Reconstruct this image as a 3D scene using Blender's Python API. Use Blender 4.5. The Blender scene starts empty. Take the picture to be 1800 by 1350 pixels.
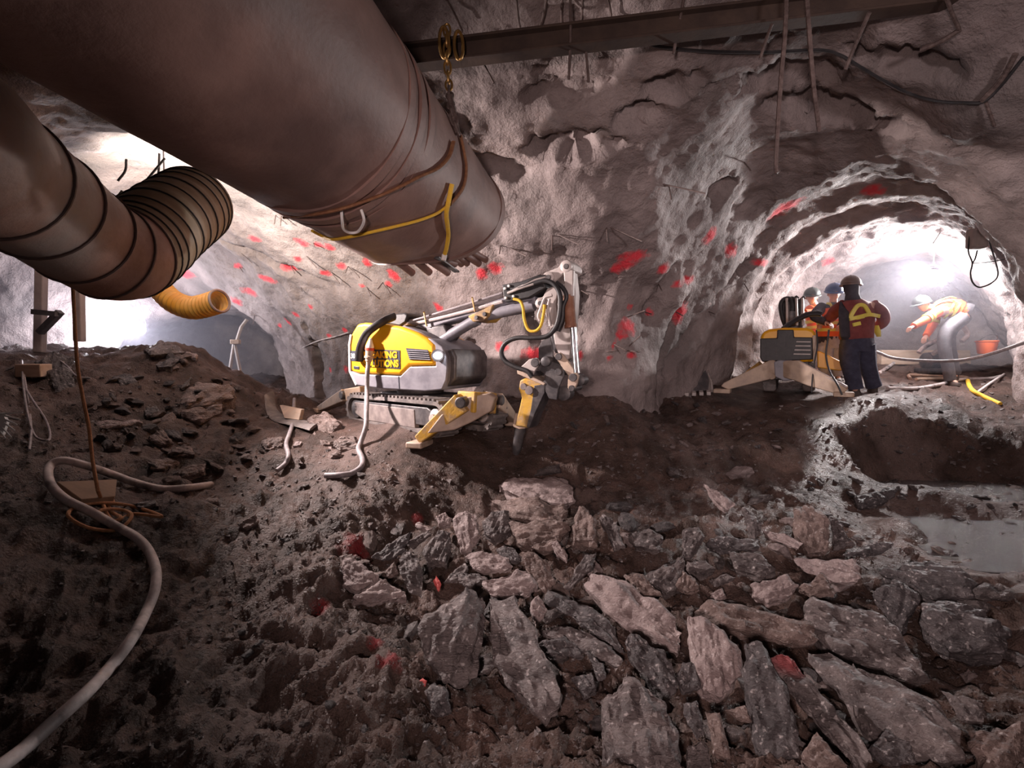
import bpy, bmesh, math, random
import numpy as np
from mathutils import Vector, Matrix
from mathutils.bvhtree import BVHTree

random.seed(7)
RNG = np.random.RandomState(7)
SC = bpy.context.scene
COL = SC.collection
PI = math.pi

# ---------------------------------------------------------------- camera, world, exposure, lamps
FPX = 900.0                       # focal length in pixels of the 1800 x 1350 frame
PITCH = math.radians(3.0)
CAM = np.array([0.0, 0.0, 1.7])
FWD = np.array([0.0, math.cos(PITCH), -math.sin(PITCH)])
UPV = np.array([0.0, math.sin(PITCH), math.cos(PITCH)])
RGT = np.array([1.0, 0.0, 0.0])
cd = bpy.data.cameras.new('camera')
cd.lens = 18.0
cd.sensor_width = 36.0
cd.clip_start = 0.02
cam = bpy.data.objects.new('camera', cd)
cam.location = CAM
cam.rotation_euler = (PI / 2 - PITCH, 0, 0)
COL.objects.link(cam)
SC.camera = cam

SC.view_settings.view_transform = 'Standard'
SC.view_settings.look = 'None'
SC.view_settings.gamma = 1.0
SC.view_settings.use_curve_mapping = False
SC.view_settings.exposure = 0.62
SC.cycles.max_bounces = 6
SC.cycles.diffuse_bounces = 3
SC.cycles.glossy_bounces = 3
SC.cycles.transmission_bounces = 3
SC.cycles.volume_bounces = 0
SC.cycles.caustics_reflective = False
SC.cycles.caustics_refractive = False
SC.cycles.sample_clamp_indirect = 4.0

wd = bpy.data.worlds.new('world')
SC.world = wd
wd.use_nodes = True
wd.node_tree.nodes['Background'].inputs[0].default_value = (1.0, 0.80, 0.78, 1)
wd.node_tree.nodes['Background'].inputs[1].default_value = 0.105


def W(px, py, d):
    """the point that lies at pixel (px, py) and depth d"""
    return CAM + RGT * ((px - 900.0) / FPX * d) + UPV * ((675.0 - py) / FPX * d) + FWD * d


def ray(px, py):
    v = RGT * ((px - 900.0) / FPX) + UPV * ((675.0 - py) / FPX) + FWD
    return v


def proj(p):
    q = np.asarray(p, float) - CAM
    d = q @ FWD
    return (900 + q @ RGT / d * FPX, 675 - q @ UPV / d * FPX, d)


def lamp(name, loc, power, col=(1, 1, 1), radius=0.1, kind='POINT', target=None, angle=120, blend=0.5):
    l = bpy.data.lights.new(name, kind)
    l.energy = power
    l.color = col
    l.shadow_soft_size = radius
    o = bpy.data.objects.new(name, l)
    o.location = loc
    if kind == 'SPOT':
        l.spot_size = math.radians(angle)
        l.spot_blend = blend
        o.rotation_euler = (Vector(target) - Vector(loc)).to_track_quat('-Z', 'Y').to_euler()
    COL.objects.link(o)
    return o


KEY = W(292, 405, 5.3)            # work lamp hanging behind the flexible duct
LEFT = W(243, 578, 9.0)           # work lamp in the far end of the left tunnel
RIGHT = W(1640, 487, 8.6)         # work lamp in the right tunnel
lamp('key_lamp_light', KEY + np.array([0.14, -0.02, -0.10]), 980, (1.0, 0.84, 0.80), 0.08, 'SPOT', (2.0, 4.7, 0.9), 100, 0.75)
lamp('key_lamp_spill', KEY + np.array([0.02, 0.12, 0.10]), 520, (1.0, 0.90, 0.80), 0.08, 'SPOT', tuple(KEY + np.array([0.3, 1.0, 1.3])), 165, 0.6)
lamp('left_lamp_light', LEFT + np.array([0.05, -0.25, 0.0]), 190, (0.95, 0.93, 1.0), 0.12)
lamp('right_lamp_light', RIGHT + np.array([-0.1, -0.25, 0.0]), 290, (1.0, 0.95, 0.95), 0.2)
lamp('right_lamp_beam', RIGHT + np.array([-0.2, -0.15, 0.05]), 420, (1.0, 0.94, 0.92), 0.10, 'SPOT', (3.4, 8.0, 2.6), 95, 0.6)
# added fill light behind the camera, lifting rocks, robot and walls
lamp('rear_fill_light', (-0.5, -0.9, 1.85), 310, (1.0, 0.76, 0.72), 0.12, 'SPOT', (1.8, 5.0, 1.5), 88, 0.85)
lamp('rear_high_fill', (2.6, -1.2, 2.7), 340, (0.98, 0.82, 0.82), 0.25, 'SPOT', (2.7, 7.0, 1.9), 60, 0.9)  # second added fill, brightens the right tunnel's wall and arch

# ---------------------------------------------------------------- noise
def _hash(x, y, z):
    h = (x.astype(np.uint32) * np.uint32(374761393) + y.astype(np.uint32) * np.uint32(668265263) + z.astype(np.uint32) * np.uint32(2246822519))
    h = (h ^ (h >> np.uint32(13))) * np.uint32(1274126177)
    h = h ^ (h >> np.uint32(16))
    return (h & np.uint32(0xFFFF)).astype(np.float32) / 32767.5 - 1.0


def vnoise(P):
    P = np.asarray(P, np.float32)
    I = np.floor(P)
    f = P - I
    I = I.astype(np.int64)
    f = f * f * f * (f * (f * 6 - 15) + 10)
    x, y, z = I[..., 0], I[..., 1], I[..., 2]
    fx, fy, fz = f[..., 0], f[..., 1], f[..., 2]
    r = 0
    for dx in (0, 1):
        wx = fx if dx else 1 - fx
        for dy in (0, 1):
            wy = fy if dy else 1 - fy
            for dz in (0, 1):
                wz = fz if dz else 1 - fz
                r = r + wx * wy * wz * _hash(x + dx, y + dy, z + dz)
    return r


def fbm(P, octaves=4, lac=2.03, gain=0.5):
    P = np.asarray(P, np.float32)
    a, s, r = 1.0, 1.0, 0
    for k in range(octaves):
        r = r + a * vnoise(P * s + 17.3 * k)
        a *= gain
        s *= lac
    return r


# ---------------------------------------------------------------- geometry helpers: (V, F) pairs in world space
def cat(*gs):
    V, F, n = [], [], 0
    for v, f in gs:
        v = np.asarray(v, float).reshape(-1, 3)
        V.append(v)
        F.extend([tuple(i + n for i in q) for q in f])
        n += len(v)
    return np.concatenate(V), F


def unit(v):
    v = np.asarray(v, float)
    return v / (np.linalg.norm(v) + 1e-12)


def frame(t, up=(0, 0, 1)):
    t = unit(t)
    up = np.asarray(up, float)
    if abs(t @ unit(up)) > 0.97:
        up = np.array([1.0, 0.2, 0.0])
    a = unit(np.cross(up, t))
    b = np.cross(t, a)
    return a, b


def box(c, s, ax=None):
    c = np.asarray(c, float)
    M = np.eye(3) if ax is None else np.array([unit(a) for a in ax])
    V = [c + (i - .5) * s[0] * M[0] + (j - .5) * s[1] * M[1] + (k - .5) * s[2] * M[2] for k in (0, 1) for j in (0, 1) for i in (0, 1)]
    return np.array(V), [(0, 2, 3, 1), (4, 5, 7, 6), (0, 1, 5, 4), (2, 6, 7, 3), (0, 4, 6, 2), (1, 3, 7, 5)]


def bar(p0, p1, w, h, up=(0, 0, 1), w1=None, h1=None):
    """a four sided bar from p0 to p1; w across, h along up"""
    p0, p1 = np.asarray(p0, float), np.asarray(p1, float)
    a, b = frame(p1 - p0, up)
    w1 = w if w1 is None else w1
    h1 = h if h1 is None else h1
    V = []
    for p, ww, hh in ((p0, w, h), (p1, w1, h1)):
        for i, j in ((-1, -1), (1, -1), (1, 1), (-1, 1)):
            V.append(p + a * i * ww / 2 + b * j * hh / 2)
    return np.array(V), [(3, 2, 1, 0), (4, 5, 6, 7), (0, 1, 5, 4), (1, 2, 6, 5), (2, 3, 7, 6), (3, 0, 4, 7)]


def spline(pts, n=8, closed=False):
    P = np.asarray(pts, float)
    if len(P) < 3:
        return P
    out = []
    m = len(P)
    rng = range(m if closed else m - 1)
    for i in rng:
        if closed:
            p0, p1, p2, p3 = P[(i - 1) % m], P[i], P[(i + 1) % m], P[(i + 2) % m]
        else:
            p1, p2 = P[i], P[i + 1]
            p0 = P[i - 1] if i > 0 else 2 * p1 - p2
            p3 = P[i + 2] if i + 2 < m else 2 * p2 - p1
        for k in range(n):
            t = k / n
            out.append(.5 * ((2 * p1) + (-p0 + p2) * t + (2 * p0 - 5 * p1 + 4 * p2 - p3) * t * t + (-p0 + 3 * p1 - 3 * p2 + p3) * t ** 3))
    if not closed:
        out.append(P[-1])
    return np.array(out)


def tube(path, r, n=10, closed=False, caps=True, flat=1.0):
    """sweep a circle along a polyline with parallel transport; r a number or one per point"""
    P = np.asarray(path, float)
    m = len(P)
    R = np.full(m, r, float) if np.isscalar(r) else np.asarray(r, float)
    T = np.zeros_like(P)
    T[1:-1] = P[2:] - P[:-2]
    T[0] = P[1] - P[0] if not closed else P[1] - P[-1]
    T[-1] = P[-1] - P[-2] if not closed else P[0] - P[-2]
    a, b = frame(T[0])
    V, F = [], []
    for i in range(m):
        t = unit(T[i])
        a = unit(a - t * (a @ t))
        b = np.cross(t, a)
        for k in range(n):
            th = 2 * PI * k / n
            V.append(P[i] + R[i] * (math.cos(th) * a + math.sin(th) * b * flat))
    for i in range(m if closed else m - 1):
        j = (i + 1) % m
        for k in range(n):
            k2 = (k + 1) % n
            F.append((i * n + k, i * n + k2, j * n + k2, j * n + k))
    if caps and not closed:
        F.append(tuple(range(n - 1, -1, -1)))
        F.append(tuple((m - 1) * n + k for k in range(n)))
    return np.array(V), F


def rod(p0, p1, r, n=8, r1=None):
    return tube([p0, p1], [r, r if r1 is None else r1], n)


def prism(poly, off):
    """closed polygon of 3D points extruded by the vector off"""
    A = np.asarray(poly, float)
    n = len(A)
    V = np.concatenate([A, A + np.asarray(off, float)])
    F = [tuple(range(n - 1, -1, -1)), tuple(range(n, 2 * n))]
    F += [(i, (i + 1) % n, n + (i + 1) % n, n + i) for i in range(n)]
    return V, F


def ball(c, r, n=12, m=8, sc=(1, 1, 1)):
    c = np.asarray(c, float)
    V, F = [], []
    for i in range(m + 1):
        th = PI * i / m
        for k in range(n):
            ph = 2 * PI * k / n
            V.append(c + r * np.array([math.sin(th) * math.cos(ph) * sc[0], math.sin(th) * math.sin(ph) * sc[1], math.cos(th) * sc[2]]))
    for i in range(m):
        for k in range(n):
            F.append((i * n + k, (i + 1) * n + k, (i + 1) * n + (k + 1) % n, i * n + (k + 1) % n))
    return np.array(V), F


def lathe(p, axis, prof, n=24, up=(0, 0, 1)):
    """profile [(distance along axis, radius)]"""
    p = np.asarray(p, float)
    ax = unit(axis)
    a, b = frame(ax, up)
    V, F = [], []
    for t, r in prof:
        for k in range(n):
            th = 2 * PI * k / n
            V.append(p + ax * t + r * (math.cos(th) * a + math.sin(th) * b))
    for i in range(len(prof) - 1):
        for k in range(n):
            F.append((i * n + k, i * n + (k + 1) % n, (i + 1) * n + (k + 1) % n, (i + 1) * n + k))
    F.append(tuple(range(n - 1, -1, -1)))
    F.append(tuple((len(prof) - 1) * n + k for k in range(n)))
    return np.array(V), F


def loft(secs, n=16):
    """sections (centre, half vector u, half vector v) joined into one skin"""
    V, F = [], []
    for c, u, v in secs:
        for k in range(n):
            th = 2 * PI * k / n
            V.append(np.asarray(c, float) + np.asarray(u, float) * math.cos(th) + np.asarray(v, float) * math.sin(th))
    m = len(secs)
    for i in range(m - 1):
        for k in range(n):
            F.append((i * n + k, i * n + (k + 1) % n, (i + 1) * n + (k + 1) % n, (i + 1) * n + k))
    F.append(tuple(range(n - 1, -1, -1)))
    F.append(tuple((m - 1) * n + k for k in range(n)))
    return np.array(V), F


ORIG = {}


def mk(name, g, mat, parent=None, smooth=False, bevel=0.0, origin=None, angle=40, seg=2):
    """one mesh object out of a (V, F) pair"""
    V, F = g
    V = np.asarray(V, float)
    if parent is not None:
        org = ORIG[parent.name]
    elif origin is not None:
        org = np.asarray(origin, float)
    else:
        org = np.array([V[:, 0].mean(), V[:, 1].mean(), V[:, 2].min()])
    me = bpy.data.meshes.new(name)
    me.from_pydata((V - org).tolist(), [], F)
    bm = bmesh.new()
    bm.from_mesh(me)
    bmesh.ops.recalc_face_normals(bm, faces=bm.faces)
    bm.to_mesh(me)
    bm.free()
    if mat is not None:
        me.materials.append(mat)
    o = bpy.data.objects.new(name, me)
    COL.objects.link(o)
    ORIG[o.name] = org
    if parent is not None:
        o.parent = parent
    else:
        o.location = org
    if smooth:
        me.polygons.foreach_set('use_smooth', [True] * len(me.polygons))
        me.set_sharp_from_angle(angle=math.radians(angle))
    if bevel > 0:
        b = o.modifiers.new('bevel', 'BEVEL')
        b.width = bevel
        b.segments = seg
        b.limit_method = 'ANGLE'
        b.angle_limit = math.radians(35)
        me.polygons.foreach_set('use_smooth', [True] * len(me.polygons))
        me.set_sharp_from_angle(angle=math.radians(40))
    return o


def tag(o, label, cat_, group=None, kind=None):
    o['label'] = label
    o['category'] = cat_
    if group:
        o['group'] = group
    if kind:
        o['kind'] = kind
    return o


def thing(name, label, cat_, loc, group=None):
    o = bpy.data.objects.new(name, None)
    o.empty_display_size = 0.1
    COL.objects.link(o)
    o.location = tuple(loc)
    ORIG[o.name] = np.asarray(loc, float)
    return tag(o, label, cat_, group)


def text_geo(s, origin, u, v, height, nrm, depth=0.003, width=None, bold=0.0):
    """lettering as real geometry standing on a plane"""
    cu = bpy.data.curves.new('t', 'FONT')
    cu.body = s
    cu.size = 1.0
    cu.offset = bold
    cu.extrude = 0.001
    ob = bpy.data.objects.new('t', cu)
    COL.objects.link(ob)
    bpy.context.view_layer.update()
    me = bpy.data.meshes.new_from_object(ob.evaluated_get(bpy.context.evaluated_depsgraph_get()))
    P = np.array([q.co[:] for q in me.vertices])
    F = [tuple(f.vertices) for f in me.polygons]
    bpy.data.objects.remove(ob)
    bpy.data.curves.remove(cu)
    bpy.data.meshes.remove(me)
    x0, x1, y0, y1 = P[:, 0].min(), P[:, 0].max(), P[:, 1].min(), P[:, 1].max()
    sy = height / (y1 - y0)
    sx = sy if width is None else width / (x1 - x0)
    V = np.asarray(origin, float) + np.outer((P[:, 0] - x0) * sx, unit(u)) + np.outer((P[:, 1] - y0) * sy, unit(v)) + np.outer((P[:, 2] > 0) * depth, unit(nrm))
    return V, F


# ---------------------------------------------------------------- materials
def lin(c):
    return tuple(((x / 12.92) if x <= 0.04045 else ((x + 0.055) / 1.055) ** 2.4) for x in c)


def mat(name, col, col2=None, rough=0.7, metal=0.0, scale=6.0, bump=0.0, bscale=30.0, stretch=(1, 1, 1), spec=0.5, lo=0.4, hi=0.65, rough2=None,
        paint=None, col3=None, speck=0.0, emit=None, estr=0.0, coord='Object', trans=0.0, bdist=0.02, fine=0.0):
    """principled surface: two colours mixed by noise, bump from a second noise, optional third colour in blotches"""
    m = bpy.data.materials.new(name)
    m.use_nodes = True
    nt = m.node_tree
    N, L = nt.nodes, nt.links
    b = N['Principled BSDF']
    b.inputs['Metallic'].default_value = metal
    b.inputs['Roughness'].default_value = rough
    b.inputs['Specular IOR Level'].default_value = spec
    if trans:
        b.inputs['Transmission Weight'].default_value = trans
    tc = N.new('ShaderNodeTexCoord')
    mp = N.new('ShaderNodeMapping')
    mp.inputs['Scale'].default_value = stretch
    L.new(tc.outputs[coord], mp.inputs['Vector'])
    vec = mp.outputs['Vector']
    cout = None
    if col2 is not None:
        nz = N.new('ShaderNodeTexNoise')
        nz.inputs['Scale'].default_value = scale
        nz.inputs['Detail'].default_value = 6
        nz.inputs['Roughness'].default_value = 0.62
        L.new(vec, nz.inputs['Vector'])
        rp = N.new('ShaderNodeValToRGB')
        rp.color_ramp.elements[0].position = lo
        rp.color_ramp.elements[1].position = hi
        rp.color_ramp.elements[0].color = (*col, 1)
        rp.color_ramp.elements[1].color = (*col2, 1)
        L.new(nz.outputs['Fac'], rp.inputs['Fac'])
        cout = rp.outputs['Color']
        if rough2 is not None:
            mr = N.new('ShaderNodeMapRange')
            mr.inputs['From Min'].default_value = lo
            mr.inputs['From Max'].default_value = hi
            mr.inputs['To Min'].default_value = rough
            mr.inputs['To Max'].default_value = rough2
            L.new(nz.outputs['Fac'], mr.inputs['Value'])
            L.new(mr.outputs['Result'], b.inputs['Roughness'])
        if col3 is not None:
            n3 = N.new('ShaderNodeTexNoise')
            n3.inputs['Scale'].default_value = scale * 0.37
            n3.inputs['Detail'].default_value = 5
            L.new(vec, n3.inputs['Vector'])
            r3 = N.new('ShaderNodeMapRange')
            r3.inputs['From Min'].default_value = 0.52
            r3.inputs['From Max'].default_value = 0.66
            L.new(n3.outputs['Fac'], r3.inputs['Value'])
            mx = N.new('ShaderNodeMix')
            mx.data_type = 'RGBA'
            L.new(r3.outputs['Result'], mx.inputs['Factor'])
            L.new(cout, mx.inputs['A'])
            mx.inputs['B'].default_value = (*col3, 1)
            cout = mx.outputs['Result']
    if speck > 0:
        vo = N.new('ShaderNodeTexNoise')
        vo.inputs['Scale'].default_value = bscale * 3.0
        vo.inputs['Detail'].default_value = 2
        L.new(tc.outputs['Object'], vo.inputs['Vector'])
        r5 = N.new('ShaderNodeMapRange')
        r5.inputs['From Min'].default_value = 0.60
        r5.inputs['From Max'].default_value = 0.72
        r5.inputs['To Max'].default_value = speck
        L.new(vo.outputs['Fac'], r5.inputs['Value'])
        mx = N.new('ShaderNodeMix')
        mx.data_type = 'RGBA'
        L.new(r5.outputs['Result'], mx.inputs['Factor'])
        if cout is not None:
            L.new(cout, mx.inputs['A'])
        else:
            mx.inputs['A'].default_value = (*col, 1)
        mx.inputs['B'].default_value = (0.62, 0.56, 0.55, 1)
        cout = mx.outputs['Result']
    if paint is not None:
        at = N.new('ShaderNodeAttribute')
        at.attribute_name = 'paint'
        nz = N.new('ShaderNodeTexNoise')
        nz.inputs['Scale'].default_value = 14
        nz.inputs['Detail'].default_value = 5
        L.new(tc.outputs['Object'], nz.inputs['Vector'])
        ad = N.new('ShaderNodeMath')
        ad.operation = 'MULTIPLY_ADD'
        ad.inputs[1].default_value = 0.9
        L.new(nz.outputs['Fac'], ad.inputs[0])
        L.new(at.outputs['Fac'], ad.inputs[2])
        mr = N.new('ShaderNodeMapRange')
        mr.inputs['From Min'].default_value = 0.74
        mr.inputs['From Max'].default_value = 1.25
        L.new(ad.outputs[0], mr.inputs['Value'])
        # no paint at all where the attribute is zero
        gt = N.new('ShaderNodeMath')
        gt.operation = 'GREATER_THAN'
        gt.inputs[1].default_value = 0.02
        L.new(at.outputs['Fac'], gt.inputs[0])
        ml = N.new('ShaderNodeMath')
        ml.operation = 'MULTIPLY'
        L.new(mr.outputs['Result'], ml.inputs[0])
        L.new(gt.outputs[0], ml.inputs[1])
        mx = N.new('ShaderNodeMix')
        mx.data_type = 'RGBA'
        L.new(ml.outputs[0], mx.inputs['Factor'])
        if cout is not None:
            L.new(cout, mx.inputs['A'])
        else:
            mx.inputs['A'].default_value = (*col, 1)
        mx.inputs['B'].default_value = (*paint, 1)
        cout = mx.outputs['Result']
    if cout is not None:
        L.new(cout, b.inputs['Base Color'])
    else:
        b.inputs['Base Color'].default_value = (*col, 1)
    if bump > 0:
        n2 = N.new('ShaderNodeTexNoise')
        n2.inputs['Scale'].default_value = bscale
        n2.inputs['Detail'].default_value = 8
        n2.inputs['Roughness'].default_value = 0.65
        L.new(vec, n2.inputs['Vector'])
        bp = N.new('ShaderNodeBump')
        bp.inputs['Strength'].default_value = bump
        bp.inputs['Distance'].default_value = bdist
        L.new(n2.outputs['Fac'], bp.inputs['Height'])
        if fine > 0:
            n4 = N.new('ShaderNodeTexNoise')
            n4.inputs['Scale'].default_value = bscale * 5
            n4.inputs['Detail'].default_value = 4
            L.new(vec, n4.inputs['Vector'])
            b2 = N.new('ShaderNodeBump')
            b2.inputs['Strength'].default_value = fine
            b2.inputs['Distance'].default_value = bdist * 0.3
            L.new(n4.outputs['Fac'], b2.inputs['Height'])
            L.new(bp.outputs['Normal'], b2.inputs['Normal'])
            bp = b2
        L.new(bp.outputs['Normal'], b.inputs['Normal'])
    if emit is not None:
        b.inputs['Emission Color'].default_value = (*emit, 1)
        b.inputs['Emission Strength'].default_value = estr
    return m


M_SHOT = mat('shotcrete', (0.20, 0.160, 0.155), (0.34, 0.28, 0.27), rough=0.8, scale=1.6, bump=0.9, bscale=9, bdist=0.05, rough2=0.6, col3=(0.15, 0.125, 0.12), paint=(0.72, 0.05, 0.07), fine=0.5)
M_GROUND = mat('wet_earth', (0.052, 0.031, 0.024), (0.145, 0.090, 0.074), spec=0.36, rough=0.5, scale=3.0, bump=1.0, bscale=16, bdist=0.06, rough2=0.34, col3=(0.18, 0.125, 0.11), paint=(0.30, 0.035, 0.04), fine=0.8)
M_ROCK = mat('rock_schist', (0.075, 0.060, 0.060), (0.20, 0.165, 0.16), rough=0.48, scale=5, bump=0.9, bscale=13, stretch=(0.45, 1.3, 2.2), bdist=0.04, rough2=0.36, speck=0.55, fine=0.8)
M_ROCKP = mat('rock_pale', (0.20, 0.15, 0.145), (0.36, 0.29, 0.28), rough=0.62, scale=6, bump=0.8, bscale=16, stretch=(0.7, 1.1, 1.6), bdist=0.03, speck=0.5, fine=0.8)
M_ROCKD = mat('rock_dark', (0.045, 0.038, 0.040), (0.115, 0.098, 0.10), rough=0.45, scale=5, bump=0.9, bscale=14, stretch=(0.6, 1.2, 1.8), bdist=0.035, rough2=0.33, speck=0.5, fine=0.8)
M_ROCKB = mat('rock_brown', (0.115, 0.078, 0.068), (0.26, 0.19, 0.17), rough=0.6, scale=6, bump=0.9, bscale=15, stretch=(0.6, 1.2, 1.6), bdist=0.035, speck=0.45, fine=0.8)
M_ROCKR = mat('rock_red_spray', (0.45, 0.05, 0.05), (0.70, 0.16, 0.14), rough=0.5, scale=9, bump=0.6, bscale=20)
M_DUCT = mat('duct_steel', (0.185, 0.105, 0.088), (0.27, 0.165, 0.14), rough=0.58, scale=2.6, bump=0.25, bscale=7, bdist=0.02, col3=(0.11, 0.065, 0.058), fine=0.25)
M_DUCT2 = mat('duct_fabric', (0.27, 0.145, 0.105), (0.40, 0.25, 0.20), rough=0.6, scale=3, bump=0.3, bscale=9, col3=(0.33, 0.29, 0.27))
M_CORR = mat('corrugated_liner', (0.34, 0.29, 0.20), (0.42, 0.37, 0.28), rough=0.55, scale=5)
M_YHOSE = mat('yellow_hose', (0.86, 0.38, 0.03), (0.88, 0.48, 0.09), rough=0.5, scale=5, trans=0.15)
M_YEL = mat('machine_yellow', (0.80, 0.37, 0.008), (0.84, 0.42, 0.015), rough=0.38, scale=5, bump=0.03, bscale=40)
M_YELW = mat('worn_yellow', (0.62, 0.36, 0.05), (0.40, 0.27, 0.15), rough=0.55, scale=9, bump=0.25, bscale=25, col3=(0.17, 0.11, 0.08), lo=0.45, hi=0.62)
M_CREAM = mat('dusty_cream_paint', (0.55, 0.42, 0.32), (0.42, 0.32, 0.26), rough=0.6, scale=8, bump=0.2, bscale=30, col3=(0.30, 0.21, 0.15))
M_GREY = mat('machine_grey', (0.16, 0.152, 0.18), (0.26, 0.25, 0.28), rough=0.5, scale=6, bump=0.08, bscale=40, col3=(0.25, 0.24, 0.27))
M_STEELL = mat('light_steel', (0.42, 0.37, 0.35), (0.54, 0.48, 0.46), rough=0.5, scale=8, metal=0.15, bump=0.1, bscale=30)
M_STEELD = mat('dark_steel', (0.065, 0.06, 0.065), (0.15, 0.135, 0.135), rough=0.5, scale=8, metal=0.3, bump=0.1, bscale=30)
M_DUSTY = mat('dusty_brown_plate', (0.15, 0.12, 0.115), (0.26, 0.215, 0.20), rough=0.65, scale=7, bump=0.15, bscale=30)
M_CHROME = mat('chrome', (0.75, 0.74, 0.76), rough=0.15, metal=1.0)
M_RUST = mat('rust', (0.20, 0.075, 0.04), (0.32, 0.15, 0.09), rough=0.65, scale=10, bump=0.25, bscale=40)
M_BLACK = mat('black_rubber', (0.018, 0.017, 0.019), (0.035, 0.032, 0.034), rough=0.5, scale=10, bump=0.1, bscale=40)
M_TRACK = mat('track_rubber', (0.10, 0.085, 0.082), (0.21, 0.18, 0.17), rough=0.7, scale=9, bump=0.3, bscale=30)
M_HOSE = mat('grey_hose', (0.20, 0.18, 0.19), (0.34, 0.30, 0.31), rough=0.55, scale=20, bump=0.1, bscale=60)
M_HOSEL = mat('pale_dusty_hose', (0.42, 0.37, 0.36), (0.60, 0.53, 0.52), rough=0.6, scale=14, col3=(0.14, 0.12, 0.12), bump=0.15, bscale=60)
M_NAVY = mat('badge_navy', (0.03, 0.032, 0.05), rough=0.45)
M_WHITE = mat('white_plastic', (0.75, 0.72, 0.70), rough=0.4)
M_RED = mat('red_plastic', (0.55, 0.07, 0.04), rough=0.45)
M_ORANGE = mat('orange_plastic', (0.85, 0.16, 0.04), rough=0.45)
M_ROPEO = mat('orange_rope', (0.40, 0.19, 0.09), (0.55, 0.30, 0.16), rough=0.8, scale=60, bump=0.4, bscale=120)
M_ROPEY = mat('yellow_rope', (0.80, 0.50, 0.03), (0.70, 0.42, 0.06), rough=0.7, scale=40, bump=0.3, bscale=120)
M_ROPEB = mat('brown_rope', (0.19, 0.075, 0.035), (0.27, 0.13, 0.06), rough=0.8, scale=40, bump=0.3, bscale=120)
M_BEAM = mat('rusty_beam', (0.040, 0.024, 0.019), (0.065, 0.040, 0.029), rough=0.8, scale=5, bump=0.2, bscale=20)
M_REBAR = mat('rebar', (0.075, 0.05, 0.045), (0.14, 0.10, 0.09), rough=0.7, scale=20, bump=0.4, bscale=60)
M_PIN = mat('pin_steel', (0.10, 0.07, 0.065), (0.17, 0.13, 0.12), rough=0.6, scale=20)
M_BRASS = mat('brass_chain', (0.42, 0.25, 0.08), (0.28, 0.16, 0.06), rough=0.4, metal=0.7, scale=20)
M_WOOD = mat('timber', (0.42, 0.30, 0.22), (0.55, 0.42, 0.33), rough=0.75, scale=4, stretch=(0.4, 3, 3), bump=0.2, bscale=10)
M_BOARD = mat('plywood', (0.20, 0.13, 0.085), (0.27, 0.18, 0.12), rough=0.8, scale=4, stretch=(0.5, 2, 2))
M_CONC = mat('concrete', (0.32, 0.27, 0.26), (0.42, 0.36, 0.34), rough=0.85, scale=4, bump=0.4, bscale=14)
M_BULB = mat('lamp_glass', (1, 1, 1), emit=(1.0, 0.96, 1.0), estr=45.0)
M_HEAD = mat('headlight_glass', (1, 1, 1), emit=(0.95, 0.95, 1.0), estr=14.0)
M_SKIN = mat('skin', (0.55, 0.30, 0.22), (0.60, 0.34, 0.25), rough=0.55, scale=10)
M_NAVYC = mat('navy_cloth', (0.030, 0.030, 0.055), (0.05, 0.05, 0.085), rough=0.85, scale=12, bump=0.4, bscale=25)
M_DARKC = mat('dark_cloth', (0.035, 0.028, 0.038), (0.055, 0.045, 0.055), rough=0.85, scale=12, bump=0.4, bscale=25)
M_JACKR = mat('dark_red_jacket', (0.17, 0.035, 0.035), (0.23, 0.055, 0.05), rough=0.8, scale=8, bump=0.4, bscale=20)
M_VISO = mat('orange_vest', (0.85, 0.15, 0.03), (0.75, 0.11, 0.03), rough=0.7, scale=8, bump=0.3, bscale=20)
M_VISY = mat('yellow_reflector', (0.78, 0.66, 0.10), (0.65, 0.55, 0.12), rough=0.5, scale=10)
M_GREYC = mat('grey_jeans', (0.32, 0.29, 0.32), (0.42, 0.39, 0.42), rough=0.85, scale=10, bump=0.3, bscale=25)
M_BOOT = mat('boot_leather', (0.05, 0.035, 0.03), (0.09, 0.065, 0.055), rough=0.7, scale=14)
M_HATB = mat('brown_hard_hat', (0.14, 0.09, 0.075), (0.18, 0.12, 0.10), rough=0.45, scale=10)
M_HATBL = mat('blue_hard_hat', (0.05, 0.09, 0.22), rough=0.4)
M_HATD = mat('dark_hard_hat', (0.05, 0.06, 0.055), rough=0.45)
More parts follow.
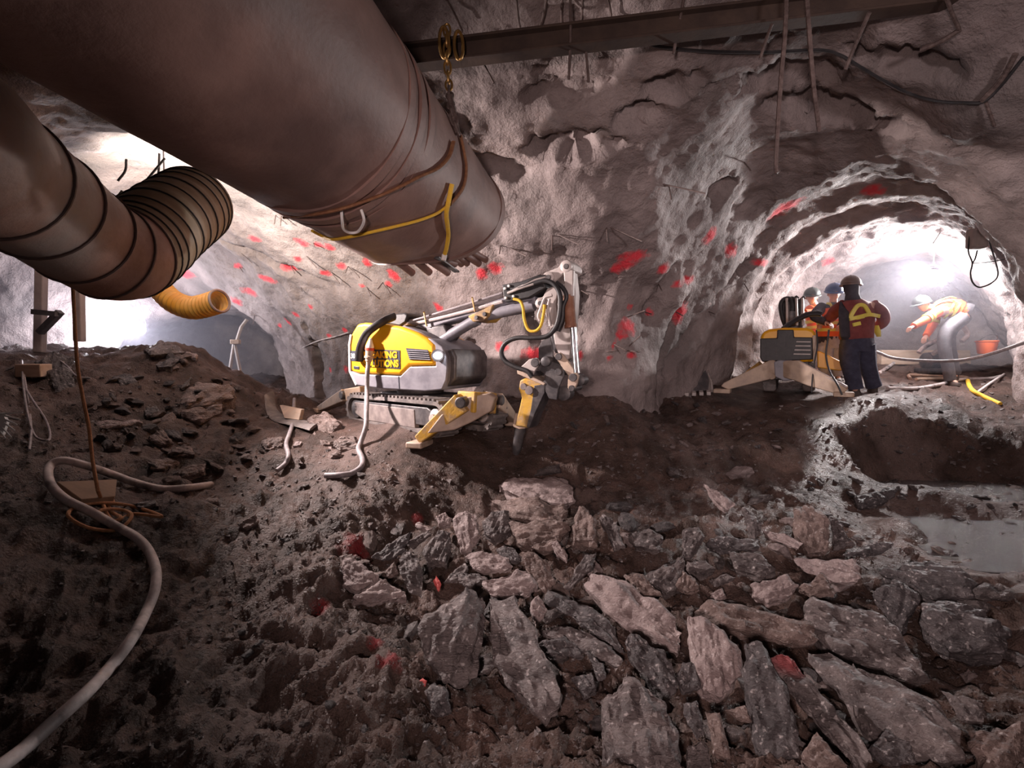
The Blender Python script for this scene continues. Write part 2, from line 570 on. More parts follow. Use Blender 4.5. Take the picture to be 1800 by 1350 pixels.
# ---------------------------------------------------------------- ground: a height field through surveyed spots (pixel, pixel, depth)
SPOTS = [(0, 1350, 1.9), (300, 1350, 2.0), (600, 1350, 2.1), (900, 1350, 2.1), (1300, 1350, 2.1), (1800, 1350, 2.1),
         (0, 1150, 2.4), (200, 1130, 2.6), (450, 1150, 2.7), (700, 1150, 2.8), (1000, 1150, 2.8), (1400, 1150, 2.9), (1800, 1150, 2.9),
         (0, 1000, 2.8), (150, 980, 3.05), (400, 980, 3.4), (650, 1000, 3.5), (900, 1000, 3.6), (1300, 1000, 3.7), 
         (60, 850, 3.6), (250, 870, 3.9), (450, 860, 4.3), (520, 900, 4.0), (700, 880, 4.3), (900, 900, 4.3), (1200, 900, 4.4), (1500, 900, 4.6),
         (480, 800, 4.9), (650, 810, 4.9), (780, 820, 4.9), (905, 803, 5.4), (1000, 840, 5.05), (1200, 830, 5.3), (1500, 830, 5.7), (1620, 925, 4.85), (1800, 930, 4.77), (1800, 1000, 3.87), (1660, 985, 4.03), (1720, 1025, 3.50), (1800, 1030, 3.45), (1560, 868, 5.25), (1680, 850, 5.68), (1800, 868, 5.25), (1700, 885, 4.9), (1650, 905, 4.42),
         (609, 740, 6.45), (738, 768, 5.25), (850, 750, 5.9), (690, 735, 6.7), (1000, 745, 5.8), (1060, 705, 6.1), (1120, 722, 6.6), (1250, 765, 6.2), (1200, 697, 7.5), (1350, 702, 7.3),
         (1500, 693, 7.4), (1560, 692, 6.9), (1650, 700, 7.4), (1800, 745, 7.0), (1480, 780, 6.0), (1650, 800, 6.2), (1300, 655, 9.0), (1500, 655, 9.2), (1700, 660, 9.2), (1600, 642, 11.0), (1450, 642, 11.0), (1500, 640, 13.0),
         (1700, 640, 12.0), (150, 622, 6.0), (245, 618, 6.2), (295, 604, 6.3), (360, 652, 6.15), (430, 692, 6.3), (470, 722, 6.4), (100, 700, 4.9), (250, 705, 5.2), (400, 765, 5.2), (150, 790, 4.3), (300, 800, 4.6),
         (400, 850, 4.4), (0, 640, 5.2), (0, 750, 4.0), (300, 645, 9.0), (470, 695, 8.4), (560, 708, 8.0), (380, 672, 10.5), (200, 650, 10.0)]
SP = np.array([W(*s) for s in SPOTS] + [(-2.5, 0.3, 0.0), (2.5, 0.3, 0.0), (0, -1.5, 0.0), (-5, 1, 0.5), (5, 1, 0.1), (-7, 5, 1.6), (8, 6, 1.0), (-7, 12, 1.4), (9, 13, 1.4), (0, 10, 1.2), (-4, -2.5, .2), (4, -2.5, .0)])


def _phi(r2):
    return r2 * np.log(r2 + 1e-9)


def _fit(P, lam=0.02):
    n = len(P)
    D = ((P[:, None, :2] - P[None, :, :2]) ** 2).sum(-1)
    K = _phi(D) + lam * np.eye(n)
    A = np.zeros((n + 3, n + 3))
    A[:n, :n] = K
    A[:n, n] = 1
    A[:n, n + 1:] = P[:, :2]
    A[n:, :n] = A[:n, n:].T
    return np.linalg.solve(A, np.concatenate([P[:, 2], np.zeros(3)]))


TPS = _fit(SP)


def ground(xy):
    """macro height of the ground"""
    xy = np.atleast_2d(np.asarray(xy, float))
    out = np.zeros(len(xy))
    for s in range(0, len(xy), 20000):
        q = xy[s:s + 20000]
        D = ((q[:, None] - SP[None, :, :2]) ** 2).sum(-1)
        out[s:s + 20000] = _phi(D) @ TPS[:-3] + TPS[-3] + q @ TPS[-2:]
    P3 = np.concatenate([xy * 1.6, np.zeros((len(xy), 1))], 1)
    return out + 0.035 * fbm(P3, 2)


def gz(x, y):
    return float(ground([[x, y]])[0])


def G(px, py, lift=0.0):
    """where the view ray through a pixel meets the ground"""
    v = ray(px, py)
    ds = np.arange(1.2, 15, 0.02)
    P = CAM + v * ds[:, None]
    h = P[:, 2] - ground(P[:, :2]) - lift
    k = np.argmax(h < 0)
    if h[k] >= 0:
        k = len(ds) - 1
    return CAM + v * ds[k]


# floor mesh in rings round the viewpoint, finer near by
na, nr = 560, 430
ang = np.linspace(math.radians(-88), math.radians(88), na)
rad = 0.9 * (16.5 / 0.9) ** (np.linspace(0, 1, nr))
A_, R_ = np.meshgrid(ang, rad)
X = (R_ * np.sin(A_)).ravel()
Y = (R_ * np.cos(A_)).ravel() - 0.4
Z = ground(np.stack([X, Y], 1))
P3 = np.stack([X, Y, Z], 1)
lump = fbm(P3 * 3.0, 4)
fine_ = fbm(P3 * 11.0, 4)
ridge = 1 - np.abs(vnoise(P3 * np.array([5.0, 6.0, 6.0]) + 5))
PAD = [(3.95, 4.3, 1.0), (4.6, 5.2, 1.1), (-1.2, 5.9, 1.2), (3.9, 7.4, 1.0), (5.05, 7.4, 0.5)]        # ground trampled flat under the machines
flat_ = np.ones(len(X))
for cx_, cy_, r_ in PAD:
    flat_ = np.minimum(flat_, np.clip(np.hypot(X - cx_, Y - cy_) / r_ - 0.45, 0.12, 1))
PILE = [(590, 985), (700, 880), (880, 815), (1100, 795), (1340, 805), (1530, 890), (1640, 1020), (1800, 1050), (1830, 1380), (1150, 1380), (1000, 1280), (820, 1190), (720, 1120), (620, 1060)]
PW = np.array([G(x, min(y, 1345))[:2] for x, y in PILE])


def in_poly(X, Y, poly):
    c = np.zeros(len(X), bool)
    for i in range(len(poly)):
        (x0, y0), (x1, y1) = poly[i - 1], poly[i]
        c ^= ((y0 > Y) != (y1 > Y)) & (X < (x1 - x0) * (Y - y0) / (y1 - y0 + 1e-9) + x0)
    return c


pm = np.zeros(len(X))
for ox in (-.12, -.06, 0, .06, .12):
    for oy in (-.16, -.08, 0, .08, .16):
        pm += in_poly(X + ox, Y + oy, PW)
pm /= 25.0
Z = Z - 0.11 * pm                      # the hollow the rocks lie in
crumb = fbm(P3 * 26.0, 3) * np.clip(1.6 - R_.ravel() / 5.5, 0.1, 1)
Z = Z + (0.055 * lump + 0.034 * fine_ + 0.035 * (ridge - .6) + 0.020 * crumb) * flat_
# hollows where water stands
POOLS = [([(1590, 915), (1650, 905), (1720, 908), (1800, 915), (1900, 930), (1900, 1010), (1800, 1005), (1690, 995), (1625, 965)], .15, .035),
         ([(1470, 848), (1560, 838), (1680, 840), (1790, 848), (1890, 862), (1890, 890), (1780, 890), (1640, 880), (1540, 872)], .175, .05)]
POOLW = []
for pix_, lev_, isl_ in POOLS:
    pw_ = np.array([CAM + ray(x, y) * ((lev_ - CAM[2]) / ray(x, y)[2]) for x, y in pix_])
    POOLW.append((pw_, lev_))
    m1 = np.zeros(len(X))
    for ox in np.linspace(-.1, .1, 5):
        for oy in np.linspace(-.14, .14, 5):
            m1 += in_poly(X + ox, Y + oy, pw_[:, :2])
    m1 /= 25.0
    c_ = pw_[:, :2].mean(0)
    big_ = c_ + (pw_[:, :2] - c_) * np.array([1.25, 1.6])
    out_ = in_poly(X, Y, big_)
    Z = np.where(out_ & (m1 < .5), np.maximum(Z, lev_ + .012 + .01 * fine_), Z)
    Z = Z * (1 - m1) + m1 * (lev_ - .03 + isl_ * (fine_ + .5 * crumb))
V = np.stack([X, Y, Z], 1)
ii = np.arange(nr * na).reshape(nr, na)
F = np.stack([ii[:-1, :-1], ii[:-1, 1:], ii[1:, 1:], ii[1:, :-1]], -1).reshape(-1, 4)
me = bpy.data.meshes.new('floor')
me.from_pydata(V.tolist(), [], F.tolist())
me.polygons.foreach_set('use_smooth', [True] * len(me.polygons))
me.materials.append(M_GROUND)
pa = np.zeros(len(V))
for px, py, r in [(625, 955, .17), (565, 1060, .10), (685, 1185, .10), (735, 890, .10), (660, 1140, .08)]:
    c = G(px, py)
    pa = np.maximum(pa, 1 - np.linalg.norm(V[:, :2] - c[:2], axis=1) / r)
at = me.attributes.new('paint', 'FLOAT', 'POINT')
at.data.foreach_set('value', np.clip(pa, 0, 1).astype(np.float32))
floor = bpy.data.objects.new('floor', me)
floor['kind'] = 'structure'
floor['label'] = 'broken wet earth and rubble floor of the tunnel'
COL.objects.link(floor)
FLOOR_BVH = BVHTree.FromPolygons(V.tolist(), F.tolist())


def gtop(x, y):
    h = FLOOR_BVH.ray_cast(Vector((x, y, 6)), Vector((0, 0, -1)))
    return h[0][2] if h[0] is not None else gz(x, y)


def GF(px, py, lift=0.0):
    v = ray(px, py)
    h = FLOOR_BVH.ray_cast(Vector(CAM), Vector(v))
    p = np.array(h[0]) if h[0] is not None else G(px, py)
    return p + np.array([0, 0, lift])


# ---------------------------------------------------------------- the cavern: hollow space as a distance field, meshed by surface nets
def ell2(u, w, ru, rw):
    k0 = np.sqrt((u / ru) ** 2 + (w / rw) ** 2) + 1e-6
    k1 = np.sqrt((u / ru ** 2) ** 2 + (w / rw ** 2) ** 2) + 1e-6
    return k0 * (k0 - 1) / k1


def smin(a, b, k):
    h = np.clip(0.5 + 0.5 * (b - a) / k, 0, 1)
    return b * (1 - h) + a * h - k * h * (1 - h)


def tunnel(P, o, d, s0, s1, ru, rw, zc, taper=0.0):
    d = unit(d)
    n = np.array([-d[1], d[0]])
    q = P[..., :2] - np.asarray(o)
    s = q @ d
    u = q @ n
    k = 1 - taper * np.clip(s, 0, 20)
    e = ell2(u / k, (P[..., 2] - zc) / k, ru, rw) * k
    return np.maximum(e, np.maximum(s0 - s, s - s1)), s


STEP = 0.10
gx = np.arange(-9.5, 12.0, STEP)
gy = np.arange(-2.6, 13.6, STEP)
gzv = np.arange(-0.6, 5.6, STEP)
GX, GY, GZ = np.meshgrid(gx, gy, gzv, indexing='ij')
P = np.stack([GX, GY, GZ], -1).astype(np.float32)
# main chamber
k0 = np.sqrt(((P[..., 0]) / 6.9) ** 2 + ((P[..., 1] - 0.8) / 5.5) ** 2 + ((P[..., 2] - 1.2) / 3.75) ** 2) + 1e-6
k1 = np.sqrt(((P[..., 0]) / 6.9 ** 2) ** 2 + ((P[..., 1] - 0.8) / 5.5 ** 2) ** 2 + ((P[..., 2] - 1.2) / 3.75 ** 2) ** 2) + 1e-6
dA = k0 * (k0 - 1) / k1
dB, sB = tunnel(P, (-0.46, 3.76), (-0.83, 0.56), -1.5, 8.4, 2.75, 2.75, 1.15)
dB2, sB2 = tunnel(P, (-5.2, 8.2), (-0.42, 0.90), -1.0, 4.2, 1.65, 1.55, 1.1)
dC, sC = tunnel(P, (2.52, 4.62), (0.68, 0.73), -2.0, 9.2, 2.0, 2.75, 1.25, 0.018)
dC = dC + 0.07 * np.clip((sC - 1.2) / 2.5, 0.15, 1) * np.sin(sC * 2 * PI / 0.95 + 1.5 * vnoise(P * 0.8))
D = smin(smin(dA, dB, 0.7), dC, 0.45)
D = smin(D, dB2, 0.25)
D = D + 0.16 * vnoise(P * 0.75) + 0.085 * vnoise(P * 1.7 + 9) + 0.04 * vnoise(P * 3.6 + 3)
# unseen rock mass added behind the viewer, keeps world light off the left foreground
D = np.maximum(D, -np.maximum(P[..., 0] + 0.9, P[..., 1] + 1.0))
D = D.astype(np.float32)
del GX, GY, GZ


def surface_nets(D, org, h):
    nx, ny, nz = D.shape
    s = D < 0
    c = np.zeros((nx - 1, ny - 1, nz - 1, 3), np.float32)
    n = np.zeros((nx - 1, ny - 1, nz - 1), np.float32)
    cor = [(i, j, k) for i in (0, 1) for j in (0, 1) for k in (0, 1)]

    def sub(a, q):
        return a[q[0]:nx - 1 + q[0], q[1]:ny - 1 + q[1], q[2]:nz - 1 + q[2]]
    for a in cor:
        for ax in range(3):
            if a[ax]:
                continue
            b = list(a)
            b[ax] = 1
            da, db = sub(D, a), sub(D, b)
            x = (sub(s, a) != sub(s, b))
            t = np.where(x, da / np.where(x, da - db, 1), 0)
            for q in range(3):
                c[..., q] += np.where(x, a[q] + (t if q == ax else 0), 0)
            n += x
    act = n > 0
    idx = -np.ones(act.shape, np.int64)
    idx[act] = np.arange(act.sum())
    I = np.argwhere(act)
    V = (c[act] / n[act][:, None] + I) * h + org
    quads = []
    for ax in range(3):
        lo = [slice(1, -1)] * 3
        hi = [slice(1, -1)] * 3
        lo[ax] = slice(0, -1)
        hi[ax] = slice(1, None)
        sa, sb = s[tuple(lo)], s[tuple(hi)]
        E = np.argwhere(sa != sb)
        flip = sa[tuple(E.T)]
        E = E + np.array([0 if q == ax else 1 for q in range(3)])
        u, v = [(1, 2), (2, 0), (0, 1)][ax]
        o = [np.zeros(3, int) for _ in range(4)]
        o[1][u] = -1
        o[2][u] = -1
        o[2][v] = -1
        o[3][v] = -1
        Q = np.stack([idx[tuple((E + w).T)] for w in o], 1)
        ok = (Q >= 0).all(1)
        Q, flip = Q[ok], flip[ok]
        Q[flip] = Q[flip][:, ::-1]
        quads.append(Q)
    return V, np.concatenate(quads)


CV, CF = surface_nets(D, np.array([gx[0], gy[0], gzv[0]]), STEP)
ctr = CV[CF].mean(1)
inside = (np.hypot(ctr[:, 0], ctr[:, 1] + 0.4) < 16.0)
CF = CF[(ctr[:, 1] > -2.3) & (ctr[:, 2] > -0.4)]
cm = bpy.data.meshes.new('cave')
cm.from_pydata(CV.tolist(), [], CF.tolist())
bm = bmesh.new()
bm.from_mesh(cm)
bmesh.ops.delete(bm, geom=[v for v in bm.verts if not v.link_faces], context='VERTS')
for _ in range(2):
    bmesh.ops.smooth_vert(bm, verts=bm.verts, factor=0.4, use_axis_x=True, use_axis_y=True, use_axis_z=True)
bmesh.ops.subdivide_edges(bm, edges=bm.edges, cuts=1, use_grid_fill=True)
bmesh.ops.recalc_face_normals(bm, faces=bm.faces)
bm.normal_update()
bm.to_mesh(cm)
bm.free()
CV = np.zeros(len(cm.vertices) * 3)
cm.vertices.foreach_get('co', CV)
CV = CV.reshape(-1, 3)
CN = np.zeros(len(cm.vertices) * 3)
cm.vertices.foreach_get('normal', CN)
CN = CN.reshape(-1, 3)
CF = np.array([tuple(p.vertices) for p in cm.polygons])
cen = np.array([0.0, 2.0, 1.6])
if ((cen - CV) * CN).sum(1).mean() < 0:
    CN = -CN
    CF = CF[:, ::-1]
bpy.data.meshes.remove(cm)
# shotcrete lumps
CV = CV + CN * (0.030 * fbm(CV * 3.2, 4) + 0.018 * fbm(CV * 9.0, 3))[:, None]
CAVE_BVH = BVHTree.FromPolygons(CV.tolist(), CF.tolist())


def C(px, py):
    """(point, normal) where the view ray through a pixel meets the cavern wall"""
    h = CAVE_BVH.ray_cast(Vector(CAM), Vector(ray(px, py)).normalized())
    if h[0] is None:
        return W(px, py, 8.0), -unit(ray(px, py))
    n = np.array(h[1])
    if n @ ray(px, py) > 0:
        n = -n
    return np.array(h[0]), n


# hollows and overhanging ledges in the sprayed wall
for px, py, lx, ly, an, dep in [(995, 262, 75, 17, 12, .20), (1120, 205, 40, 14, 22, .16), (1190, 155, 45, 14, 5, .16), (1395, 130, 80, 20, 5, .14), (1480, 192, 95, 18, 10, .20), (1590, 108, 60, 12, -4, .14),
                                (1270, 335, 22, 14, 50, .14), (1040, 540, 26, 60, -30, .06), (880, 295, 50, 12, -20, .1), (700, 270, 40, 12, 30, .1), (1160, 520, 16, 40, -40, .08), (1290, 480, 60, 9, 22, .10), (1210, 590, 14, 60, -25, .09),
                                (1165, 620, 12, 60, -15, .08), (1390, 470, 60, 8, 12, .08), (430, 440, 60, 9, -4, .08), (520, 480, 70, 8, -8, .07), (560, 650, 10, 50, 0, .10), (950, 620, 14, 60, 8, .08), (830, 640, 12, 40, 5, .08), (1000, 160, 60, 14, 20, .1)]:
    p, n = C(px, py)
    d = np.linalg.norm(p - CAM)
    a = math.radians(an)
    u = unit(RGT * math.cos(a) + UPV * math.sin(a))
    w = unit(-RGT * math.sin(a) + UPV * math.cos(a))
    q = CV - p
    # extent measured on the wall itself
    t1 = unit(u - n * (u @ n))
    t2 = unit(np.cross(n, t1))
    e = (q @ t1 / (lx * d / FPX)) ** 2 + (q @ t2 / (ly * d / FPX * 1.4)) ** 2 + (q @ n / 0.5) ** 2
    e = e + 0.55 * fbm(CV * 4, 2) + 0.5 * fbm(CV * 11, 2)
    CV = CV - CN * (dep * 1.3 * np.clip(1.25 - e, 0, 1) ** 0.7)[:, None] * (np.abs(q @ n) < 0.8)[:, None]
CAVE_BVH = BVHTree.FromPolygons(CV.tolist(), CF.tolist())

# red survey paint sprayed on the wall
PAINT = [(447, 420, 16, 5), (530, 427, 14, 5), (560, 430, 11, 4), (580, 435, 9, 4), (523, 454, 9, 5), (510, 468, 20, 6), (418, 467, 11, 5), (600, 467, 11, 5), (572, 480, 11, 4), (645, 462, 8, 7), (692, 484, 14, 7), (683, 500, 8, 6),
         (636, 502, 7, 4), (442, 512, 13, 5), (470, 490, 22, 5), (545, 539, 7, 4), (492, 573, 5, 4), (578, 590, 6, 4), (606, 580, 7, 5), (581, 650, 4, 5), (608, 650, 5, 7), (520, 553, 9, 4), (505, 565, 7, 4), (415, 531, 12, 4), (320, 480, 24, 6),
         (870, 470, 14, 9), (847, 480, 11, 9), (790, 452, 9, 9), (769, 540, 10, 7), (938, 622, 22, 12), (880, 610, 12, 10), (1117, 450, 22, 9), (1100, 465, 16, 9), (1085, 470, 10, 8), (1167, 473, 14, 10), (1252, 415, 13, 15), (1285, 440, 16, 12), (1378, 368, 27, 13),
         (1210, 492, 16, 8), (1190, 500, 12, 6), (1338, 461, 18, 7), (1197, 551, 14, 16), (1103, 575, 18, 14), (1090, 590, 12, 8), (1110, 625, 10, 8), (1076, 608, 4, 10), (1140, 550, 8, 8), (1108, 540, 7, 5), (1535, 335, 16, 8), (1455, 460, 9, 5), (1020, 625, 6, 10), (1072, 630, 5, 6), (225, 540, 12, 10)]
pa = np.zeros(len(CV))
for px, py, rx, ry in PAINT:
    p, n = C(px, py)
    d = (p - CAM) @ FWD
    q = CV - p
    t1 = unit(RGT - n * (RGT @ n))
    t2 = np.cross(n, t1)
    f1 = max(0.35, abs(t1 @ RGT))
    f2 = max(0.35, abs(t2 @ UPV))
    e = np.sqrt((q @ t1 / (rx * d / FPX / f1)) ** 2 + (q @ t2 / (ry * d / FPX / f2)) ** 2)
    pa = np.maximum(pa, np.where(np.abs(q @ n) < 0.4, np.clip(1.15 - 0.75 * e, 0, 1), 0))

ct = CV[CF].mean(1)
axC = (ct[:, 0] - 2.52) * 0.73 - (ct[:, 1] - 4.62) * 0.68        # > 0: beyond the right tunnel's centre line
axB = (ct[:, 0] + 0.46) * 0.56 + (ct[:, 1] - 3.76) * 0.83        # < 0: the near side of the left tunnel
reg = np.full(len(CF), 1)
reg[(axC > 0.0) & (ct[:, 0] > 1.5)] = 2
reg[((axB < 0.0) & (ct[:, 0] < -0.5)) | (ct[:, 0] < -6.2)] = 3
reg[ct[:, 2] > 3.55] = 0
NVERT = np.zeros_like(CV)
fn = np.cross(CV[CF[:, 2]] - CV[CF[:, 0]], CV[CF[:, 3]] - CV[CF[:, 1]])
for k in range(4):
    np.add.at(NVERT, CF[:, k], fn)
NVERT /= np.linalg.norm(NVERT, axis=1)[:, None] + 1e-9
for r, nm in enumerate(('ceiling', 'wall_back', 'wall_right', 'wall_left')):
    f = CF[reg == r]
    use, inv = np.unique(f, return_inverse=True)
    f = inv.reshape(-1, 4)
    me = bpy.data.meshes.new(nm)
    me.from_pydata(CV[use].tolist(), [], f.tolist())
    me.polygons.foreach_set('use_smooth', [True] * len(me.polygons))
    me.normals_split_custom_set_from_vertices(NVERT[use].tolist())
    at = me.attributes.new('paint', 'FLOAT', 'POINT')
    at.data.foreach_set('value', pa[use].astype(np.float32))
    me.materials.append(M_SHOT)
    o = bpy.data.objects.new(nm, me)
    o['kind'] = 'structure'
    COL.objects.link(o)
del D, P, dA, dB, dC, dB2
# ---------------------------------------------------------------- overhead: the big duct, its straps, the beam and chain
DR = 0.62
# straight duct whose two sides are sighted along image lines: its axis runs towards where they meet
nL = unit(np.cross(ray(0, 112), ray(690, 477)))
nR = unit(np.cross(ray(655, 0), ray(880, 340)))
ad = unit(np.cross(nL, nR))
ad = ad if ad @ FWD > 0 else -ad
inl = unit(ray(520, 250))
nL = nL if nL @ inl > 0 else -nL
nR = nR if nR @ inl > 0 else -nR
q0_ = CAM + np.linalg.lstsq(np.array([nL, nR, ad]), np.array([DR, DR, 0.0]), rcond=None)[0]
ts_ = np.linspace(0, 12, 2400)
xs_ = np.array([proj(q0_ + ad * t - nL * DR)[0] if (q0_ + ad * t - nL * DR - CAM) @ FWD > .1 else -9e9 for t in ts_])
tE = ts_[int(np.argmin(np.abs(xs_ - 690)))]
axis = np.array([q0_ + ad * t for t in np.linspace(-.6, tE, 71)])
cp = [q0_ + ad * (tE * f) for f in (.3, .45, .62, .8, 1.0)]
tt = np.linspace(0, 1, len(axis))
duct = thing('ventilation_duct', 'huge brown steel ventilation duct hanging overhead from the beam', 'duct', cp[2] + np.array([0, 0, -DR]))


def ring_frames(axis):
    T = np.gradient(axis, axis=0)
    a, b = frame(T[0])
    out = []
    for i in range(len(axis)):
        t = unit(T[i])
        a = unit(a - t * (a @ t))
        b = np.cross(t, a)
        out.append((axis[i], t, a, b))
    return out


RF = ring_frames(axis)


NB, NL = unit((.15, 0, -1)), unit((-.7, 0, -.7))


def on_duct(i, th, r):
    i = int(np.clip(i, 0, len(RF) - 1))
    p, t, a, b = RF[i]
    n = math.cos(th) * a + math.sin(th) * b
    # the open end is cut a little askew
    return p + r * n + t * ((i / (len(RF) - 1)) ** 10 * (0.30 * (n @ RGT) + 0.36 * n[2] + 0.08 - .24 * math.exp(-(1 - n @ NB) / .12) + .22 * math.exp(-(1 - n @ NL) / .08)))


def shell(i0, i1, r, thick, n=72, bulge=None):
    V, F = [], []
    m = i1 - i0 + 1
    for i in range(i0, i1 + 1):
        for k in range(n):
            rr = r + (bulge(i, k) if bulge else 0)
            V.append(on_duct(i, 2 * PI * k / n, rr))
    for i in range(i0, i1 + 1):
        for k in range(n):
            V.append(on_duct(i, 2 * PI * k / n, r - thick))
    for i in range(m - 1):
        for k in range(n):
            q = (i * n + k, i * n + (k + 1) % n, (i + 1) * n + (k + 1) % n, (i + 1) * n + k)
            F.append(q)
            F.append(tuple(m * n + x for x in q[::-1]))
    for i, s in ((0, 1), (m - 1, -1)):
        for k in range(n):
            q = (i * n + k, i * n + (k + 1) % n, m * n + i * n + (k + 1) % n, m * n + i * n + k)
            F.append(q[::s])
    return np.array(V), F


LAST = len(axis) - 1


def near_i(p):
    return int(np.argmin(np.linalg.norm(axis - np.asarray(p), axis=1)))


iB = near_i(cp[2])


def bulge(i, k):
    th = 2 * PI * k / 72
    q = np.array([math.cos(th) * 1.3, math.sin(th) * 1.3, i * 0.09])
    return 0.012 * float(vnoise(q[None] * 1.3)[0]) + 0.006 * float(vnoise(q[None] * 4)[0])


mk('shell', shell(0, LAST, DR, 0.03, bulge=bulge), M_DUCT, duct, smooth=True)
iB = int(np.argmin([abs(proj(p - nL * DR)[0] - 492) if (p - CAM) @ FWD > .5 else 1e9 for p in axis]))
for i, r, tk in ((iB - 2, DR + .010, .03), (iB, DR + .014, .03), (iB + 2, DR + .008, .03)):
    mk('band', shell(i, i + 1, r, tk), M_DUCT, duct, smooth=True)
mk('end_rim', shell(LAST - 1, LAST, DR + .014, .04), M_DUCT, duct, smooth=True)


def th_at(i, px, py):
    """angle round the duct whose surface shows nearest to a pixel at ring i"""
    best, bt = 1e9, 0
    for k in range(360):
        p = on_duct(i, math.radians(k), DR)
        n = unit(p - axis[i])
        if n @ (p - CAM) > 0:
            continue
        x, y, d = proj(p)
        e = (x - px) ** 2 + (y - py) ** 2
        if e < best:
            best, bt = e, k
    return math.radians(bt), best


def on_skin(px, py, lift=0.0):
    v = unit(ray(px, py))
    h = DUCT_BVH.ray_cast(Vector(CAM), Vector(v))
    if h[0] is None:
        j, best = 0, 1e9
        for i in range(0, LAST + 1):
            t, e = th_at(i, px, py)
            if e < best:
                best, j, tb = e, i, t
        return on_duct(j, tb, DR + lift)
    p = np.array(h[0])
    i = near_i(p)
    return axis[i] + unit(p - axis[i]) * (np.linalg.norm(p - axis[i]) + lift)


sv, sf = shell(0, LAST, DR, 0.03, bulge=bulge)
DUCT_BVH = BVHTree.FromPolygons(sv.tolist(), sf)
# pegs along the open end: the stubs of the liner poles
PEGS = [(692, 462, 719, 472), (726, 461, 749, 471), (748, 454, 782, 472), (768, 448, 794, 456), (791, 442, 805, 450), (803, 441, 815, 449), (815, 440, 836, 450), (826, 436, 848, 443)]
for a, b, c, d in PEGS:
    rim = [on_duct(LAST, math.radians(k), DR - .03) for k in range(360)]
    # the rim point that is sighted at the peg's root, on the lower side
    k = min((k for k in range(360) if proj(rim[k])[1] > 405), key=lambda k: abs(proj(rim[k])[0] - a))
    dd = proj(rim[k])[2]
    n_ = unit(rim[k] - axis[-1])
    p1 = W(c + 6, d + (8 if a < 790 else 14), dd + .22)
    mk('liner_peg', tube(spline([rim[k] - ad * .25 - n_ * .01, rim[k] - n_ * .01, p1], 5), .031, 12), M_DUCT, duct, smooth=True)
ths, e = th_at(LAST, 775, 452)
p0 = on_duct(LAST - 3, ths, DR + .0)
mk('steel_flat', bar(p0, W(803, 478, proj(p0)[2] + .35), .05, .012), M_STEELD, duct)
# white handle ring welded under the duct
hr = spline([on_skin(600, 370, .0), on_skin(599, 374, .05), on_skin(602, 388, .05), on_skin(612, 395, .05), on_skin(625, 394, .05), on_skin(633, 384, .05), on_skin(635, 372, .05), on_skin(634, 366, .0)], 6)
mk('handle_ring', tube(hr, .0085, 8), M_WHITE, duct, smooth=True)

# ropes lying round the duct
rp = [on_skin(x, y, .012) for x, y in [(548, 408), (565, 415), (585, 418), (620, 412), (660, 403), (700, 394), (735, 385), (765, 374), (785, 360)]]
tag(mk('rope', tube(spline(rp, 6), .010, 8), M_ROPEY, smooth=True), 'tan yellow rope tied round the underside of the brown duct near its end', 'rope')
rp = [on_skin(x, y, .02) for x, y in [(790, 322)]]
rp += [on_skin(782, 352, .03), on_skin(779, 372, .03), on_skin(782, 395, .03), on_skin(785, 412, .02), on_skin(781, 430, .03), on_skin(778, 442, .03)]
rt = thing('hanging_rope', 'loose bright yellow rope end dangling down the side of the brown duct', 'rope', rp[-1])
mk('strand', tube(spline(rp, 6), .017, 8), M_ROPEY, rt, smooth=True)
mk('taped_end', rod(rp[-1], rp[-1] + np.array([-.01, 0, -.045]), .021, 8), M_WHITE, rt, smooth=True)
for w, lab, pts in ((.020, 'dark brown strap looping from the chain down the duct flank, outermost of two', [(806, 240), (812, 268), (816, 295), (812, 325), (800, 345), (788, 357)]),
                    (.016, 'dark brown strap crossing the duct flank towards the band weld', [(793, 250), (785, 275), (765, 295), (735, 308), (700, 325), (660, 342), (600, 362), (550, 372), (500, 380)])):
    tag(mk('strap', tube(spline([on_skin(x, y, .016) for x, y in pts], 6), w, 8, flat=.6), M_ROPEB, smooth=True), lab, 'strap')

# the beam across the roof
b0, b1 = W(560, 121, 3.95), W(1760, -23, 3.4)
bd = unit(b1 - b0)
bu = unit(np.array([0, 0, 1]) - bd * bd[2])
bn = np.cross(bd, bu)
bm_ = thing('roof_beam', 'dark rusty steel beam spanning under the rock roof', 'beam', b0)
H = .145
mk('web', bar(b0, b1, .02, H - .02, bu), M_BEAM, bm_)
for s in (-1, 1):
    mk('flange', bar(b0 + bu * s * H / 2, b1 + bu * s * H / 2, .13, .018, bu), M_BEAM, bm_, bevel=.004)


def on_beam(px):
    t = np.linspace(0, 1, 400)
    P = b0 + (b1 - b0) * t[:, None]
    x = [(proj(p)[0] - px) ** 2 for p in P]
    return P[int(np.argmin(x))]


